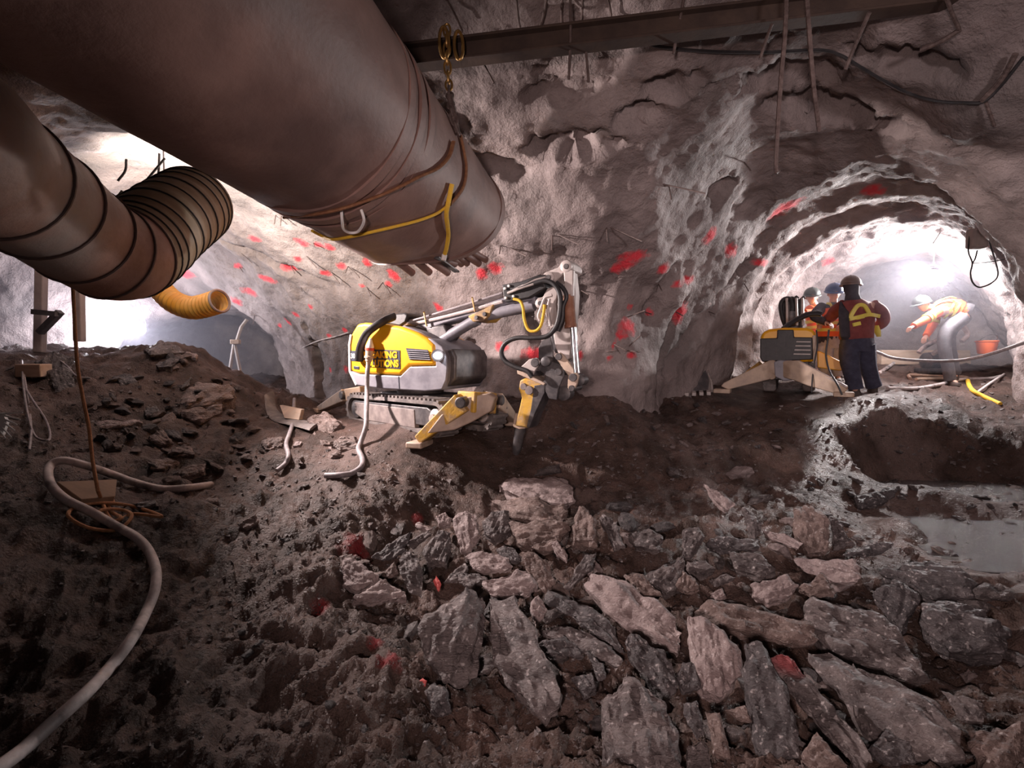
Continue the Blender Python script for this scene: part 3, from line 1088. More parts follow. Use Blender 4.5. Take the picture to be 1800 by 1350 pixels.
# chain that carries the duct
pt = on_beam(790)
ch = thing('lifting_chain', 'brass coloured chain hung over the beam, carrying the brown duct', 'chain', pt + np.array([0, 0, -.8]))
pe = on_skin(801, 236, 0.02)
path = spline([pt + np.array([0, -.12, .12]), pt + np.array([0, -.13, -.1]), W(789, 150, proj(pt)[2] - .12), W(794, 195, proj(pe)[2]), pe], 8)
seg = np.linalg.norm(np.diff(path, axis=0), axis=1)
cum = np.concatenate([[0], np.cumsum(seg)])
nl = int(cum[-1] / .062)
for k in range(nl):
    s0 = (k + .5) / nl * cum[-1]
    i = min(np.searchsorted(cum, s0) - 1, len(path) - 2)
    c_ = path[i] + (path[i + 1] - path[i]) * (s0 - cum[i]) / seg[i]
    t = unit(path[i + 1] - path[i])
    a, b = frame(t, (0, 1, .3))
    if k % 2:
        a = b
    lp = [c_ + t * .048 * math.cos(q) + a * .024 * math.sin(q) for q in np.linspace(0, 2 * PI, 17)[:-1]]
    mk('link', tube(lp, .0085, 6, closed=True), M_BRASS if k < nl * .45 else M_REBAR, ch, smooth=True)
lp = [pt + np.array([-.02, -.13, 0]) + bu * .11 * math.sin(q) + bd * .035 * math.cos(q) for q in np.linspace(0, 2 * PI, 25)[:-1]]
mk('sling_loop', tube(lp, .012, 8, closed=True), M_BRASS, ch, smooth=True)
lp = [pt + np.array([.085, -.13, -.02]) + bu * .10 * math.sin(q) + bd * .032 * math.cos(q) for q in np.linspace(0, 2 * PI, 25)[:-1]]
mk('sling_loop', tube(lp, .012, 8, closed=True), M_BRASS, ch, smooth=True)
mk('shackle', tube(spline([W(790, 168, proj(pe)[2]), W(797, 200, proj(pe)[2]), W(804, 235, proj(pe)[2])], 5), .022, 8), M_REBAR, ch, smooth=True)

# ---------------------------------------------------------------- the flexible duct on the left
FR = .31
fpts = [W(-600, -60, 1.5), W(-150, 200, 1.95), W(-40, 285, 2.3), W(60, 352, 2.75), W(140, 412, 3.15), W(203, 447, 3.45), W(246, 432, 3.75), W(288, 396, 4.05), W(325, 370, 4.35), W(342, 358, 4.55)]
fa = spline(fpts, 16)
M_HOOP = mat('duct_hoop', (0.12, 0.08, 0.07), rough=0.6)
fx = thing('flexible_duct', 'fat flexible air duct with hoops bending down beside the big brown duct', 'duct', fpts[4] - np.array([0, 0, FR]))
split_ = int(len(fa) * .60)
mk('sleeve', tube(fa[:split_ + 1], FR, 40, caps=False), M_DUCT2, fx, smooth=True)
fr2 = [FR * (1.0 + 0.02 * math.cos(2 * PI * i / 4.0)) for i in range(len(fa) - split_)]
mk('ribbed_liner', tube(fa[split_:], fr2, 40, caps=True), M_CORR, fx, smooth=True, angle=70)
RF2 = ring_frames(fa)


def hoop(i, r, w):
    p, t, a, b = RF2[i]
    return tube([p + r * (math.cos(q) * a + math.sin(q) * b) for q in np.linspace(0, 2 * PI, 41)[:-1]], w, 6, closed=True)


for x in (36, 49, 64, 76, 86):
    mk('hoop', hoop(min(x, split_), FR + .004, .009), M_HOOP, fx, smooth=True)
for i in range(split_ + 4, len(fa) - 1, 6):
    mk('wire_rib', hoop(i, FR + .007, .007), M_BLACK, fx, smooth=True)

# the yellow ribbed hose under it
ya = spline([W(262, 478, 7.0), W(282, 508, 6.9), W(305, 530, 6.8), W(335, 541, 6.7), W(362, 537, 6.6), W(386, 529, 6.5)], 24)
yr = [.135 * (1 + .13 * math.cos(2 * PI * i / 6.0)) for i in range(len(ya))]
yh = thing('ribbed_hose', 'yellow ribbed ventilation hose glowing beside the bright lamp', 'hose', ya[60] - np.array([0, 0, .14]))
mk('tube_wall', tube(ya, yr, 28, caps=False), M_YHOSE, yh, smooth=True, angle=80)
p, t, a, b = ring_frames(ya)[-1]
mk('cuff', tube([p + .14 * (math.cos(q) * a + math.sin(q) * b) for q in np.linspace(0, 2 * PI, 33)[:-1]], .016, 6, closed=True), M_DUCT2, yh, smooth=True)
tag(mk('tie_wire', tube(spline([W(266, 440, 5.6), W(276, 470, 6.4), W(281, 505, 6.85)], 6), .006, 6), M_BLACK), 'thin wire tying the yellow ribbed hose to the fat flexible duct', 'wire')


# ---------------------------------------------------------------- work lamps
def work_light(p, label, aim=(0, -1, -.2), hook=.35):
    t = thing('work_light', label, 'lamp', p - np.array([0, 0, .12]))
    ax = unit(aim)
    mk('housing', lathe(p + ax * -.10, ax, [(0, .03), (.02, .07), (.07, .10), (.10, .125)], 20), M_STEELD, t, smooth=True)
    mk('bulb', ball(p + ax * .03, .085), M_BULB, t, smooth=True)
    mk('bracket', tube(spline([p + np.array([-.13, 0, 0]), p + np.array([-.12, 0, .16]), p + np.array([0, 0, .2]), p + np.array([.12, 0, .16]), p + np.array([.13, 0, 0])], 5), .010, 6), M_STEELD, t, smooth=True)
    h = CAVE_BVH.ray_cast(Vector(p + np.array([0, 0, .2])), Vector((0, 0, 1)))
    z = h[0][2] if h[0] is not None else p[2] + hook
    mk('hanger', rod(p + np.array([0, 0, .19]), (p[0], p[1], z + .02), .008), M_STEELD, t)
    return t


work_light(KEY, 'glaring work lamp hidden behind the fat flexible duct', (.9, .1, -.35))
work_light(LEFT, 'glaring work lamp above the rubble heap in the left tunnel', (.25, -1, 0))
work_light(RIGHT, 'glaring work lamp above the workers in the right tunnel', (-.2, -1, 0))


# ---------------------------------------------------------------- rebars hanging from the roof
def WC(x, y, d, gap=.05):
    """as W, but always clear of the rock"""
    h = CAVE_BVH.ray_cast(Vector(CAM), Vector(ray(x, y)).normalized())
    if h[0] is not None:
        d = min(d, (np.array(h[0]) - CAM) @ FWD - gap)
    return W(x, y, d)


def rebar(pts, d, label, r=.012, group='bars hanging from the roof', name='rebar'):
    dd = d if isinstance(d, (list, tuple)) else [d] * len(pts)
    P = [WC(x, y, q) for (x, y), q in zip(pts, dd)]
    P = spline(P, 6) if len(P) > 2 else np.array(P)
    # a ribbed bar
    n = max(2, int(np.linalg.norm(P[-1] - P[0]) / .03))
    tq = np.linspace(0, len(P) - 1, n * 2)
    Q = np.array([P[int(min(t, len(P) - 1.001))] * (1 - (t % 1)) + P[min(int(t) + 1, len(P) - 1)] * (t % 1) for t in np.clip(tq, 0, len(P) - 1.001)])
    R = [r * (1.0 if i % 2 else 1.12) for i in range(len(Q))]
    return tag(mk(name, tube(Q, R, 7), M_REBAR), label, 'bar', group)


rebar([(1383, -30), (1380, 60), (1372, 150), (1364, 290), (1368, 300)], [3.3, 3.3, 3.4, 3.6, 3.7], 'long bent reinforcing bar hanging past the beam, first of the two longest', .014)
rebar([(1416, -30), (1422, 50), (1430, 150), (1440, 230)], [3.3, 3.3, 3.4, 3.6], 'long reinforcing bar hanging past the beam, second of the two longest', .014)
rebar([(1357, 42), (1345, 75), (1336, 103)], [3.5, 3.6, 3.65], 'short leaning bar beside the long bent reinforcing bar', .011)
rebar([(1528, 22), (1505, 75), (1486, 122)], [3.4, 3.55, 3.65], 'slanted bar hanging under the thick end of the beam', .013)
rebar([(1002, -30), (1003, 60), (1000, 140)], [3.6, 3.7, 3.8], 'bar hanging through the middle of the beam, thinner of a pair', .010)
rebar([(1029, 80), (1032, 110), (1035, 145)], [3.75, 3.8, 3.85], 'short bar hanging beside its twin below the middle of the beam', .010)
rebar([(1658, -20), (1672, 20), (1686, 52)], [3.3, 3.4, 3.5], 'bar leaning down in the dark roof corner', .012)
rebar([(1688, 52), (1655, 72), (1618, 88)], [3.5, 3.6, 3.7], 'thick bar poking sideways from the dark roof corner', .016)
rebar([(1205, -20), (1198, 20), (1190, 60), (1184, 95)], [3.5, 3.6, 3.7, 3.75], 'bent bar crossing the beam near the start of the sagging roof cable', .011)
rebar([(905, -20), (911, 30), (916, 62)], 3.9, 'thin pale bar above the beam near the chain', .008)
rebar([(990, -20), (987, 20), (988, 45)], 3.9, 'tiny dark bar above the beam, next to the hanging pair', .008)
rebar([(1062, -20), (1072, 12), (1076, 42)], 3.9, 'thin pale bar with a kink above the middle of the beam', .008)
rebar([(1023, -20), (1024, 10), (1022, 38)], 3.9, 'thin straight bar above the middle of the beam', .008)
rebar([(962, -10), (955, 30), (945, 60)], 3.9, 'dark leaning bar above the beam left of the hanging pair', .010)
rebar([(785, 0), (800, 28), (812, 55)], 4.0, 'leaning dark bar above the beam beside the chain', .010)
rebar([(845, 104), (857, 125), (868, 146)], 4.2, 'short pale bar sloping under the beam right of the chain', .008)
rebar([(1733, 180), (1740, 200), (1748, 222)], [4.4, 4.4, 4.4], 'short bar hanging at the end of the sagging roof cable', .011)
rebar([(1785, 95), (1760, 140), (1725, 178)], [4.0, 4.1, 4.3], 'thick bar slanting out of the rock wall near the cable end', .018)
# cable sagging below the roof
cpts = [(1120, 70, 4.3), (1160, 82, 4.3), (1240, 90, 4.3), (1340, 92, 4.3), (1440, 88, 4.3), (1475, 96, 4.3), (1500, 110, 4.3), (1550, 140, 4.3), (1600, 165, 4.3), (1650, 178, 4.3), (1700, 181, 4.3), (1730, 178, 4.35), (1760, 150, 4.45), (1800, 100, 4.5)]
tag(mk('roof_cable', tube(spline([WC(*c) for c in cpts], 6), .012, 7), M_BLACK, smooth=True), 'black cable sagging below the roof from the beam to the rock wall', 'cable')

# ---------------------------------------------------------------- survey pins in the wall
PINS = [(533, 449, 556, 470), (610, 468, 632, 488), (672, 493, 686, 516), (672, 493, 664, 508), (610, 468, 607, 480), (415, 466, 427, 478), (418, 444, 443, 462), (508, 467, 518, 480), (547, 428, 553, 434), (580, 479, 597, 498), (643, 503, 652, 520), (526, 505, 531, 512),
        (482, 378, 482, 394), (493, 380, 493, 397), (448, 555, 445, 570), (438, 564, 433, 580), (878, 433, 925, 450), (878, 433, 878, 446), (970, 414, 970, 440), (975, 412, 1018, 430), (1068, 400, 1128, 424), (1068, 400, 1068, 425), (1020, 510, 1035, 518), (1103, 558, 1133, 546), (1133, 546, 1145, 552),
        (1075, 603, 1102, 617), (1102, 617, 1126, 590), (1102, 617, 1125, 619), (1063, 620, 1085, 616), (1104, 575, 1104, 575), (1187, 550, 1200, 555), (1310, 498, 1316, 512), (1245, 546, 1257, 552), (1160, 500, 1163, 510), (1083, 490, 1090, 486), (1180, 325, 1180, 350), (1160, 325, 1240, 340), (1690, 370, 1695, 345), (1540, 385, 1548, 365), (1650, 410, 1640, 428), (1310, 285, 1320, 300)]
for k, (a, b, c, d) in enumerate(PINS):
    if a == c and b == d:
        continue
    p, n = C(a, b)
    q = p + n * .13
    dd = proj(p)[2]
    tip = W(c, d, dd - .14)
    zone = 'upper left wall behind the brown duct' if a < 800 else ('wall between the two tunnels' if a < 1150 else 'wall over the right tunnel')
    tag(mk('survey_pin', rod(p - n * .04, tip, .0075, 6), M_PIN), 'thin steel pin sticking out of the sprayed ' + zone, 'pin', 'steel pins in the ' + zone)


# ---------------------------------------------------------------- person
def limb(P, R, n=14):
    return tube(spline(P, 5), np.interp(np.linspace(0, 1, (len(P) - 1) * 5 + 1), np.linspace(0, 1, len(P)), R), n)


def body_mesh(name, joints, edges, radii, m, parent, sub=2):
    org = ORIG[parent.name]
    me = bpy.data.meshes.new(name)
    keys = list(joints)
    me.from_pydata([tuple(np.asarray(joints[k]) - org) for k in keys], [(keys.index(a), keys.index(b)) for a, b in edges], [])
    me.materials.append(m)
    o = bpy.data.objects.new(name, me)
    COL.objects.link(o)
    o.parent = parent
    ORIG[o.name] = org
    sk = o.modifiers.new('skin', 'SKIN')
    sk.use_smooth_shade = True
    for i, k in enumerate(keys):
        v = me.skin_vertices[0].data[i]
        r = radii.get(k, .05)
        v.radius = (r, r) if np.isscalar(r) else r
        v.use_root = (k == 'pelvis')
    sb = o.modifiers.new('sub', 'SUBSURF')
    sb.levels = sb.render_levels = sub
    return o


def hand(wr, d, m, parent, curl=.5, side=1, up=(0, 0, 1)):
    """palm, four bent fingers and a thumb as one skin of short chains"""
    d = unit(d)
    a, b = frame(d, up)
    g = [loft([(wr, a * .026, b * .018), (wr + d * .045, a * .040, b * .017), (wr + d * .085, a * .041, b * .014), (wr + d * .095, a * .036, b * .011)], 10)]
    for f in range(4):
        l = (.062, .072, .068, .052)[f]
        q = wr + d * .088 + a * (f - 1.5) * .020
        e1 = unit(d - b * curl * .6)
        e2 = unit(d - b * curl * 1.7)
        p1 = q + e1 * l * .55
        g.append(tube([q, p1, p1 + e2 * l * .6], [.0095, .009, .007], 7))
    q = wr + d * .03 + a * side * .036
    e = unit(d + a * side * .8 - b * curl)
    g.append(tube([q, q + e * .032, q + e * .032 + unit(d - b * curl) * .03], [.012, .0105, .008], 7))
    return mk('hand', cat(*g), m, parent, smooth=True)


def hard_hat(c, r, fwd, up, m, parent, full_brim=False):
    f = unit(fwd)
    u = unit(np.asarray(up) - f * (np.asarray(up) @ f))
    s = np.cross(f, u)
    V, F = [], []
    n, k = 24, 9
    for i in range(k + 1):
        th = PI / 2 * i / k
        for j in range(n):
            ph = 2 * PI * j / n
            ridge = .006 if abs(math.sin(ph)) < .25 else 0
            V.append(c + u * (r * .95 * math.sin(th) + ridge) + (f * math.cos(ph) * 1.12 + s * math.sin(ph)) * r * math.cos(th))
    for i in range(k):
        for j in range(n):
            F.append((i * n + j, i * n + (j + 1) % n, (i + 1) * n + (j + 1) % n, (i + 1) * n + j))
    g1 = (V, F)
    # brim
    prof = []
    for j in range(n):
        ph = 2 * PI * j / n
        e = r * (1.30 if full_brim else (1.08 + .32 * max(0, math.cos(ph)) ** 1.5))
        prof.append(c - u * .012 + (f * math.cos(ph) * 1.1 + s * math.sin(ph)) * e)
    V2 = [c + (f * math.cos(2 * PI * j / n) * 1.12 + s * math.sin(2 * PI * j / n)) * r * .98 for j in range(n)] + prof + [q - u * .012 for q in prof]
    F2 = [(j, (j + 1) % n, n + (j + 1) % n, n + j) for j in range(n)] + [(n + j, n + (j + 1) % n, 2 * n + (j + 1) % n, 2 * n + j) for j in range(n)]
    return mk('hard_hat', cat(g1, (V2, F2)), m, parent, smooth=True)


def head_geo(c, fwd, up, r=.1):
    """skull, jaw, nose, ears, brow"""
    f = unit(fwd)
    u = unit(np.asarray(up) - f * (np.asarray(up) @ f))
    s = np.cross(f, u)
    V, F = [], []
    n, k = 22, 16
    for i in range(k + 1):
        th = PI * i / k
        z = math.cos(th)
        w = math.sin(th)
        for j in range(n):
            ph = 2 * PI * j / n
            x, y = math.cos(ph), math.sin(ph)
            jaw = 1.0 if z > -.1 else 1 - .30 * min(1, (-z - .1) * 1.1)
            fx_ = x * w * r * (1.0 if x > 0 else 1.04) * (.95 + .05 * jaw)
            sy_ = y * w * r * .80 * jaw
            zz = z * r * 1.22
            if x > .80 and abs(z + .05) < .28:
                fx_ += .020 * (x - .8) * 5 * (1 - abs(z + .12) / .34)
            if x > .6 and .16 < z < .36 and .2 < abs(y) < .55:
                fx_ -= .008
            V.append(c + f * fx_ + s * sy_ + u * zz)
    for i in range(k):
        for j in range(n):
            F.append((i * n + j, i * n + (j + 1) % n, (i + 1) * n + (j + 1) % n, (i + 1) * n + j))
    ears = [ball(c + s * q * r * .82 - u * .005 - f * .01, .030, 8, 6, (.5, .5, 1)) for q in (-1, 1)]
    return cat((V, F), *ears)
# ---------------------------------------------------------------- first demolition robot, seen from its side
HEAD = math.radians(-26)
TF = np.array([math.cos(HEAD), math.sin(HEAD), 0])          # turret forward
TN = np.array([-math.sin(HEAD), math.cos(HEAD), 0])         # away from the viewer
Z3 = np.array([0, 0, 1.0])
HW = .40                                                   # half width of the hull
PC = W(712, 625, 5.55) + TN * HW                           # a point on the turret's middle plane


def TP(px, py, off=0.0):
    """pixel onto the plane parallel to the turret's middle plane; off < 0 lies nearer the viewer"""
    v = ray(px, py)
    q = PC + TN * off
    return CAM + v * (((q - CAM) @ TN) / (v @ TN))


def K(cx, cy):
    """coordinates measured on an enlarged view of the robot"""
    return 540 + cx * .3, 420 + cy * .3


def KP(pts, off):
    return [TP(*K(x, y), off) for x, y in pts]


def plate(pts, off, th):
    return prism(KP(pts, off), TN * th)


def disc(cx, cy, off, r, th, n=20):
    c = TP(*K(cx, cy), off)
    return lathe(c, TN, [(0, r * .9), (.004, r), (th - .004, r), (th, r * .9)], n)


base1 = np.array([-1.35, 5.95, 0.0])
base1[2] = gz(-1.35, 5.95)
R1 = thing('demolition_robot', 'yellow demolition robot with lettered cover, its breaker reaching to the ground in the middle', 'machine', base1)
# cover: outline of the side seen from the viewer, carried through the hull's width
up_out = [(247, 775), (243, 620), (255, 560), (290, 497), (335, 490), (420, 497), (540, 512), (640, 548), (700, 580), (745, 620), (750, 742), (600, 745), (545, 800), (300, 790)]
cover = mk('cover', plate(up_out, -HW, 2 * HW), M_YEL, R1, bevel=.035, seg=3)
lo_out = [(246, 770), (300, 792), (545, 803), (600, 748), (752, 745), (748, 625), (700, 580), (730, 588), (790, 628), (818, 690), (822, 760), (815, 830), (790, 885), (690, 893), (440, 878), (285, 858), (255, 800)]
mk('skirt', plate(lo_out, -HW - .012, 2 * HW + .024), M_GREY, R1, bevel=.03, seg=3)
mk('front_cowl', plate([(520, 515), (560, 508), (660, 545), (760, 600), (800, 645), (795, 680), (740, 640), (690, 585), (620, 550)], -HW * .82, 1.64 * HW), M_GREY, R1, bevel=.02)
# front face: its shadow is put into the dark steel colour
mk('front_face', plate([(812, 660), (850, 640), (872, 690), (868, 820), (830, 862), (800, 868)], -HW * .86, HW * 1.72), M_STEELD, R1, bevel=.02)
hl = disc(772, 672, -HW - .03, .055, .05)
h1 = mk('headlight', lathe(TP(*K(765, 683), -HW - .035), unit(-TN + TF * .5), [(-.03, .05), (.0, .062), (.015, .065)], 20), M_STEELD, R1, smooth=True)
mk('lens', ball(TP(*K(765, 683), -HW - .05), .046, 14, 8, (1, 1, .8)), M_HEAD, h1, smooth=True)
hp = TP(*K(935, 668), HW * .9)
h2 = mk('headlight', lathe(hp, TF, [(-.05, .05), (.0, .07), (.03, .075)], 18), M_YEL, R1, smooth=True)
mk('lens', ball(hp + TF * .03, .05), M_WHITE, h2, smooth=True)
# side grille
gr = mk('side_grille', plate([(578, 640), (705, 650), (725, 712), (600, 708)], -HW - .004, .02), M_NAVY, R1)
for i in range(5):
    y = 650 + i * 12
    mk('louvre', prism(KP([(586 + i * 3, y), (708 + i * 3, y + 6), (708 + i * 3, y + 11), (586 + i * 3, y + 5)], -HW - .018), TN * .014), M_GREY, gr)
# lettered panel
bd_ = mk('name_panel', plate([(327, 645), (543, 653), (545, 762), (327, 748)], -HW - .005, .01), M_NAVY, R1)
ux = unit(TP(*K(540, 660), -HW) - TP(*K(330, 652), -HW))
for s, x0, y0, x1, y1, yt in (('BREAKING', 333, 700, 527, 703, 655), ('SOLUTIONS', 330, 750, 537, 756, 703)):
    o_ = TP(*K(x0, y0), -HW - .006)
    wd_ = np.linalg.norm(TP(*K(x1, y1), -HW - .006) - o_)
    ht_ = np.linalg.norm(TP(*K(x0, yt), -HW - .006) - o_)
    mk('lettering', text_geo(s, o_, TF, Z3, ht_ * .92, -TN, .004, wd_, .05), M_YEL, bd_)
nb = mk('number_panel', plate([(250, 655), (305, 655), (305, 718), (252, 714)], -HW - .005, .01), M_NAVY, R1)
o_ = TP(*K(257, 700), -HW - .006)
mk('lettering', text_geo('30', o_, TF, Z3, .058, -TN, .004, .062, .01), M_WHITE, nb)
mk('handle_slot', plate([(270, 745), (305, 747), (303, 765), (272, 762)], -HW - .006, .012), M_NAVY, R1, bevel=.004)
mk('seam', plate([(533, 806), (536, 806), (541, 880), (537, 880)], -HW - .016, .01), M_NAVY, R1)
mk('rear_edge', plate([(240, 620), (250, 560), (258, 562), (249, 622), (252, 770), (290, 850), (282, 858), (243, 776)], -HW - .014, .03), M_WHITE, R1)
# power lead: black sleeve over the cover, connector and cable
sl = [TP(*K(x, y), -HW - o) for x, y, o in [(302, 715, .03), (310, 640, .05), (345, 560, .07), (395, 515, .06), (450, 480, 0), (510, 455, -.15)]]
mk('lead_sleeve', tube(spline(sl, 6), .048, 12, flat=.7), M_BLACK, R1, smooth=True)
mk('hose_cover', cat(prism(KP([(470, 470), (505, 440), (570, 432), (590, 445), (575, 490), (540, 512), (480, 500)], -.16), TN * .3)), M_BLACK, R1, bevel=.02)
cn = mk('connector', cat(lathe(TP(*K(372, 582), -HW - .07), TP(*K(358, 738), -HW - .07) - TP(*K(372, 582), -HW - .07), [(0, .012), (.06, .035), (.09, .046), (.105, .046)], 18)), M_WHITE, R1, smooth=True)
c0, c1 = TP(*K(372, 582), -HW - .07), TP(*K(358, 738), -HW - .07)
cdv = unit(c1 - c0)
mk('red_ring', lathe(c0 + cdv * .105, cdv, [(0, .05), (.03, .05)], 18), M_RED, cn, smooth=True)
mk('plug_body', lathe(c0 + cdv * .135, cdv, [(0, .045), (.06, .042), (.065, .05), (.085, .05), (.09, .038), (.12, .036), (.125, .028), (.17, .022), (.2, .016)], 18), M_CREAM, cn, smooth=True)
# cooling / hydraulic hoses bundled on top of the boom
for k, (oy, off) in enumerate([(0, -.10), (14, -.06), (28, -.02), (44, .02), (8, .07), (24, .11), (60, -.12), (72, -.07)]):
    pts = [(548 + k * 3, 530 - k % 3 * 8), (570 + k * 2, 488 + oy * .15), (640, 472 + oy * .35), (780, 430 + oy * .55), (960, 375 + oy * .7), (1145, 316 + oy * .85)]
    mk('boom_hose', tube(spline([TP(*K(x, y), off) for x, y in pts], 6), .020 if k > 5 else .013, 8), M_HOSEL if k % 4 else M_HOSE, R1, smooth=True)
for x, y in ((692, 470), (975, 385)):
    mk('hose_clamp', cat(bar(TP(*K(x - 8, y - 42), -.15), TP(*K(x + 8, y + 42), -.15), .012, .02, TN), bar(TP(*K(x - 8, y - 42), -.16), TP(*K(x - 8, y - 42), .14), .02, .012)), M_YELW, R1)
# boom
mk('boom', cat(plate([(640, 505), (700, 480), (960, 408), (1140, 345), (1330, 310), (1340, 385), (1180, 378), (960, 450), (800, 495), (700, 530)], -.11, .22)), M_GREY, R1, bevel=.015)
mk('boom_bracket', plate([(940, 452), (1012, 420), (1090, 383), (1068, 450), (1030, 482), (970, 486)], -.15, .30), M_YELW, R1, bevel=.01)
for x, y in ((988, 460), (1036, 440)):
    mk('bolt', disc(x, y, -.18, .022, .05), M_STEELD, R1)
mk('boom_cylinder', cat(tube([TP(*K(775, 602), -.08), TP(*K(965, 488), -.08)], .060, 18), tube([TP(*K(965, 488), -.08), TP(*K(1000, 470), -.08)], .066, 18)), M_GREY, R1, smooth=True)
mk('boom_cylinder', cat(tube([TP(*K(1060, 445), -.08), TP(*K(1330, 388), -.08)], .060, 18), tube([TP(*K(1000, 468), -.08), TP(*K(1065, 444), -.08)], .040, 18)), M_GREY, R1, smooth=True)
mk('boom_foot', plate([(690, 520), (800, 500), (830, 560), (790, 620), (720, 600)], -.13, .26), M_STEELD, R1, bevel=.02)
mk('valve_cover', plate([(1140, 268), (1250, 248), (1365, 205), (1400, 285), (1300, 345), (1160, 372), (1148, 330)], -.17, .34), M_BLACK, R1, bevel=.012)
for x, y in ((1155, 290), (1160, 345), (1178, 275), (1205, 335)):
    mk('bolt', disc(x, y, -.19, .014, .03), M_WHITE, R1)
for k in range(4):
    mk('steel_pipe', tube(spline([TP(*K(1175 + k * 16, 318 - k * 8), -.18), TP(*K(1250 + k * 10, 288 - k * 8), -.20), TP(*K(1330, 262 - k * 10), -.19), TP(*K(1395, 240 - k * 8), -.16)], 5), .014, 8), M_BLACK if k % 2 else M_STEELL, R1, smooth=True)
# knuckle plates and pins
mk('knuckle_plate', plate([(1330, 375), (1350, 345), (1380, 340), (1405, 290), (1460, 270), (1470, 300), (1455, 380), (1470, 500), (1425, 530), (1395, 440), (1350, 420)], -.14, .05), M_STEELL, R1, bevel=.008)
mk('knuckle_plate', plate([(1330, 375), (1350, 345), (1380, 340), (1405, 290), (1460, 270), (1470, 300), (1455, 380), (1470, 500), (1425, 530), (1395, 440), (1350, 420)], .09, .05), M_STEELL, R1, bevel=.008)
mk('top_link', plate([(1380, 205), (1410, 188), (1470, 165), (1490, 130), (1525, 118), (1555, 140), (1560, 185), (1500, 205), (1455, 245), (1410, 255), (1378, 235)], -.13, .26), M_STEELL, R1, bevel=.015)
for x, y, r in ((1410, 225, .058), (1515, 160, .058), (1362, 376, .05)):
    pn = mk('pin', disc(x, y, -.165, r, .33), M_STEELL, R1, smooth=True)
    mk('pin_bolt', disc(x, y, -.185, r * .45, .03), M_STEELD, pn)
# stick
mk('arm', plate([(1500, 175), (1555, 160), (1572, 330), (1560, 520), (1540, 700), (1500, 720), (1455, 640), (1440, 560), (1490, 440), (1510, 320)], -.07, .14), M_STEELL, R1, bevel=.012)
mk('arm_inner', plate([(1425, 560), (1500, 430), (1520, 640), (1540, 720), (1480, 700), (1432, 640)], .02, .10), M_STEELD, R1, bevel=.01)
mk('arm_cylinder', cat(tube([TP(*K(1530, 330), -.12), TP(*K(1545, 512), -.12)], .055, 18), tube([TP(*K(1543, 500), -.12), TP(*K(1545, 520), -.12)], .062, 18)), M_RUST, R1, smooth=True)
mk('cylinder_shroud', plate([(1500, 170), (1560, 180), (1555, 335), (1510, 335)], -.16, .06), M_STEELL, R1, bevel=.01)
for dx in (0, 22):
    mk('cylinder_rod', tube([TP(*K(1548 + dx * .8, 515), -.12), TP(*K(1570 + dx, 785), -.12)], .017, 12), M_CHROME, R1, smooth=True)
# lower links
mk('link_plate', plate([(1448, 690), (1455, 672), (1480, 665), (1500, 680), (1575, 780), (1590, 800), (1580, 850), (1560, 890), (1535, 892), (1525, 870), (1528, 800)], -.13, .04), M_CREAM, R1, bevel=.006)
for x, y, r in ((1470, 690, .035), (1555, 812, .04), (1547, 876, .03)):
    mk('pin', disc(x, y, -.155, r, .26), M_STEELD, R1, smooth=True)
mk('end_knob', cat(disc(1597, 830, -.05, .05, .14), disc(1500, 905, .0, .075, .14)), M_STEELD, R1, smooth=True)
mk('breaker_bracket', plate([(1235, 765), (1300, 705), (1345, 695), (1365, 720), (1320, 800), (1300, 800)], -.16, .03), M_STEELL, R1, bevel=.006)
mk('breaker_bracket', plate([(1345, 760), (1400, 690), (1430, 720), (1500, 740), (1505, 800), (1470, 880), (1462, 945), (1415, 935), (1375, 850), (1400, 800)], -.12, .03), M_STEELD, R1, bevel=.006)
mk('breaker_bracket', plate([(1345, 760), (1400, 690), (1430, 720), (1500, 740), (1505, 800), (1470, 880), (1462, 945), (1415, 935), (1375, 850), (1400, 800)], .10, .03), M_STEELD, R1, bevel=.006)
for x, y, r in ((1332, 725, .045), (1395, 718, .05), (1470, 780, .035), (1305, 790, .03)):
    mk('pin', disc(x, y, -.17, r, .32), M_STEELD, R1, smooth=True)
mk('shield', plate([(1355, 640), (1375, 595), (1425, 575), (1440, 660), (1440, 715), (1355, 700)], -.06, .02), M_STEELD, R1, bevel=.004)
# breaker
b_ = mk('breaker', plate([(1245, 830), (1275, 815), (1385, 845), (1395, 865), (1330, 1020), (1300, 1110), (1215, 1095), (1240, 1000), (1255, 930), (1238, 880)], -.12, .22), M_YELW, R1, bevel=.015)
mk('top_cap', plate([(1228, 765), (1245, 760), (1310, 800), (1395, 845), (1385, 860), (1230, 790)], -.13, .24), M_CREAM, b_, bevel=.006)
mk('boss', cat(disc(1298, 888, -.15, .045, .05), disc(1265, 866, -.15, .035, .05)), M_DUSTY, b_, smooth=True)
mk('dark_side', plate([(1330, 860), (1390, 850), (1390, 900), (1330, 1030), (1300, 1110), (1285, 1100), (1310, 1000)], -.125, .225), M_STEELD, b_, bevel=.004)
mk('nose', plate([(1215, 1020), (1290, 1035), (1275, 1112), (1240, 1118), (1203, 1100), (1205, 1075)], -.10, .18), M_CREAM, b_, bevel=.012)
tip = TP(*K(1222, 1262), -.01)
top = TP(*K(1250, 1100), -.01)
dv = unit(tip - top)
L_ = np.linalg.norm(tip - top)
mk('chisel', lathe(top, dv, [(0, .06), (.05, .062), (.08, .052), (L_ * .8, .050), (L_, .036), (L_ + .04, .012)], 16), M_STEELD, b_, smooth=True)
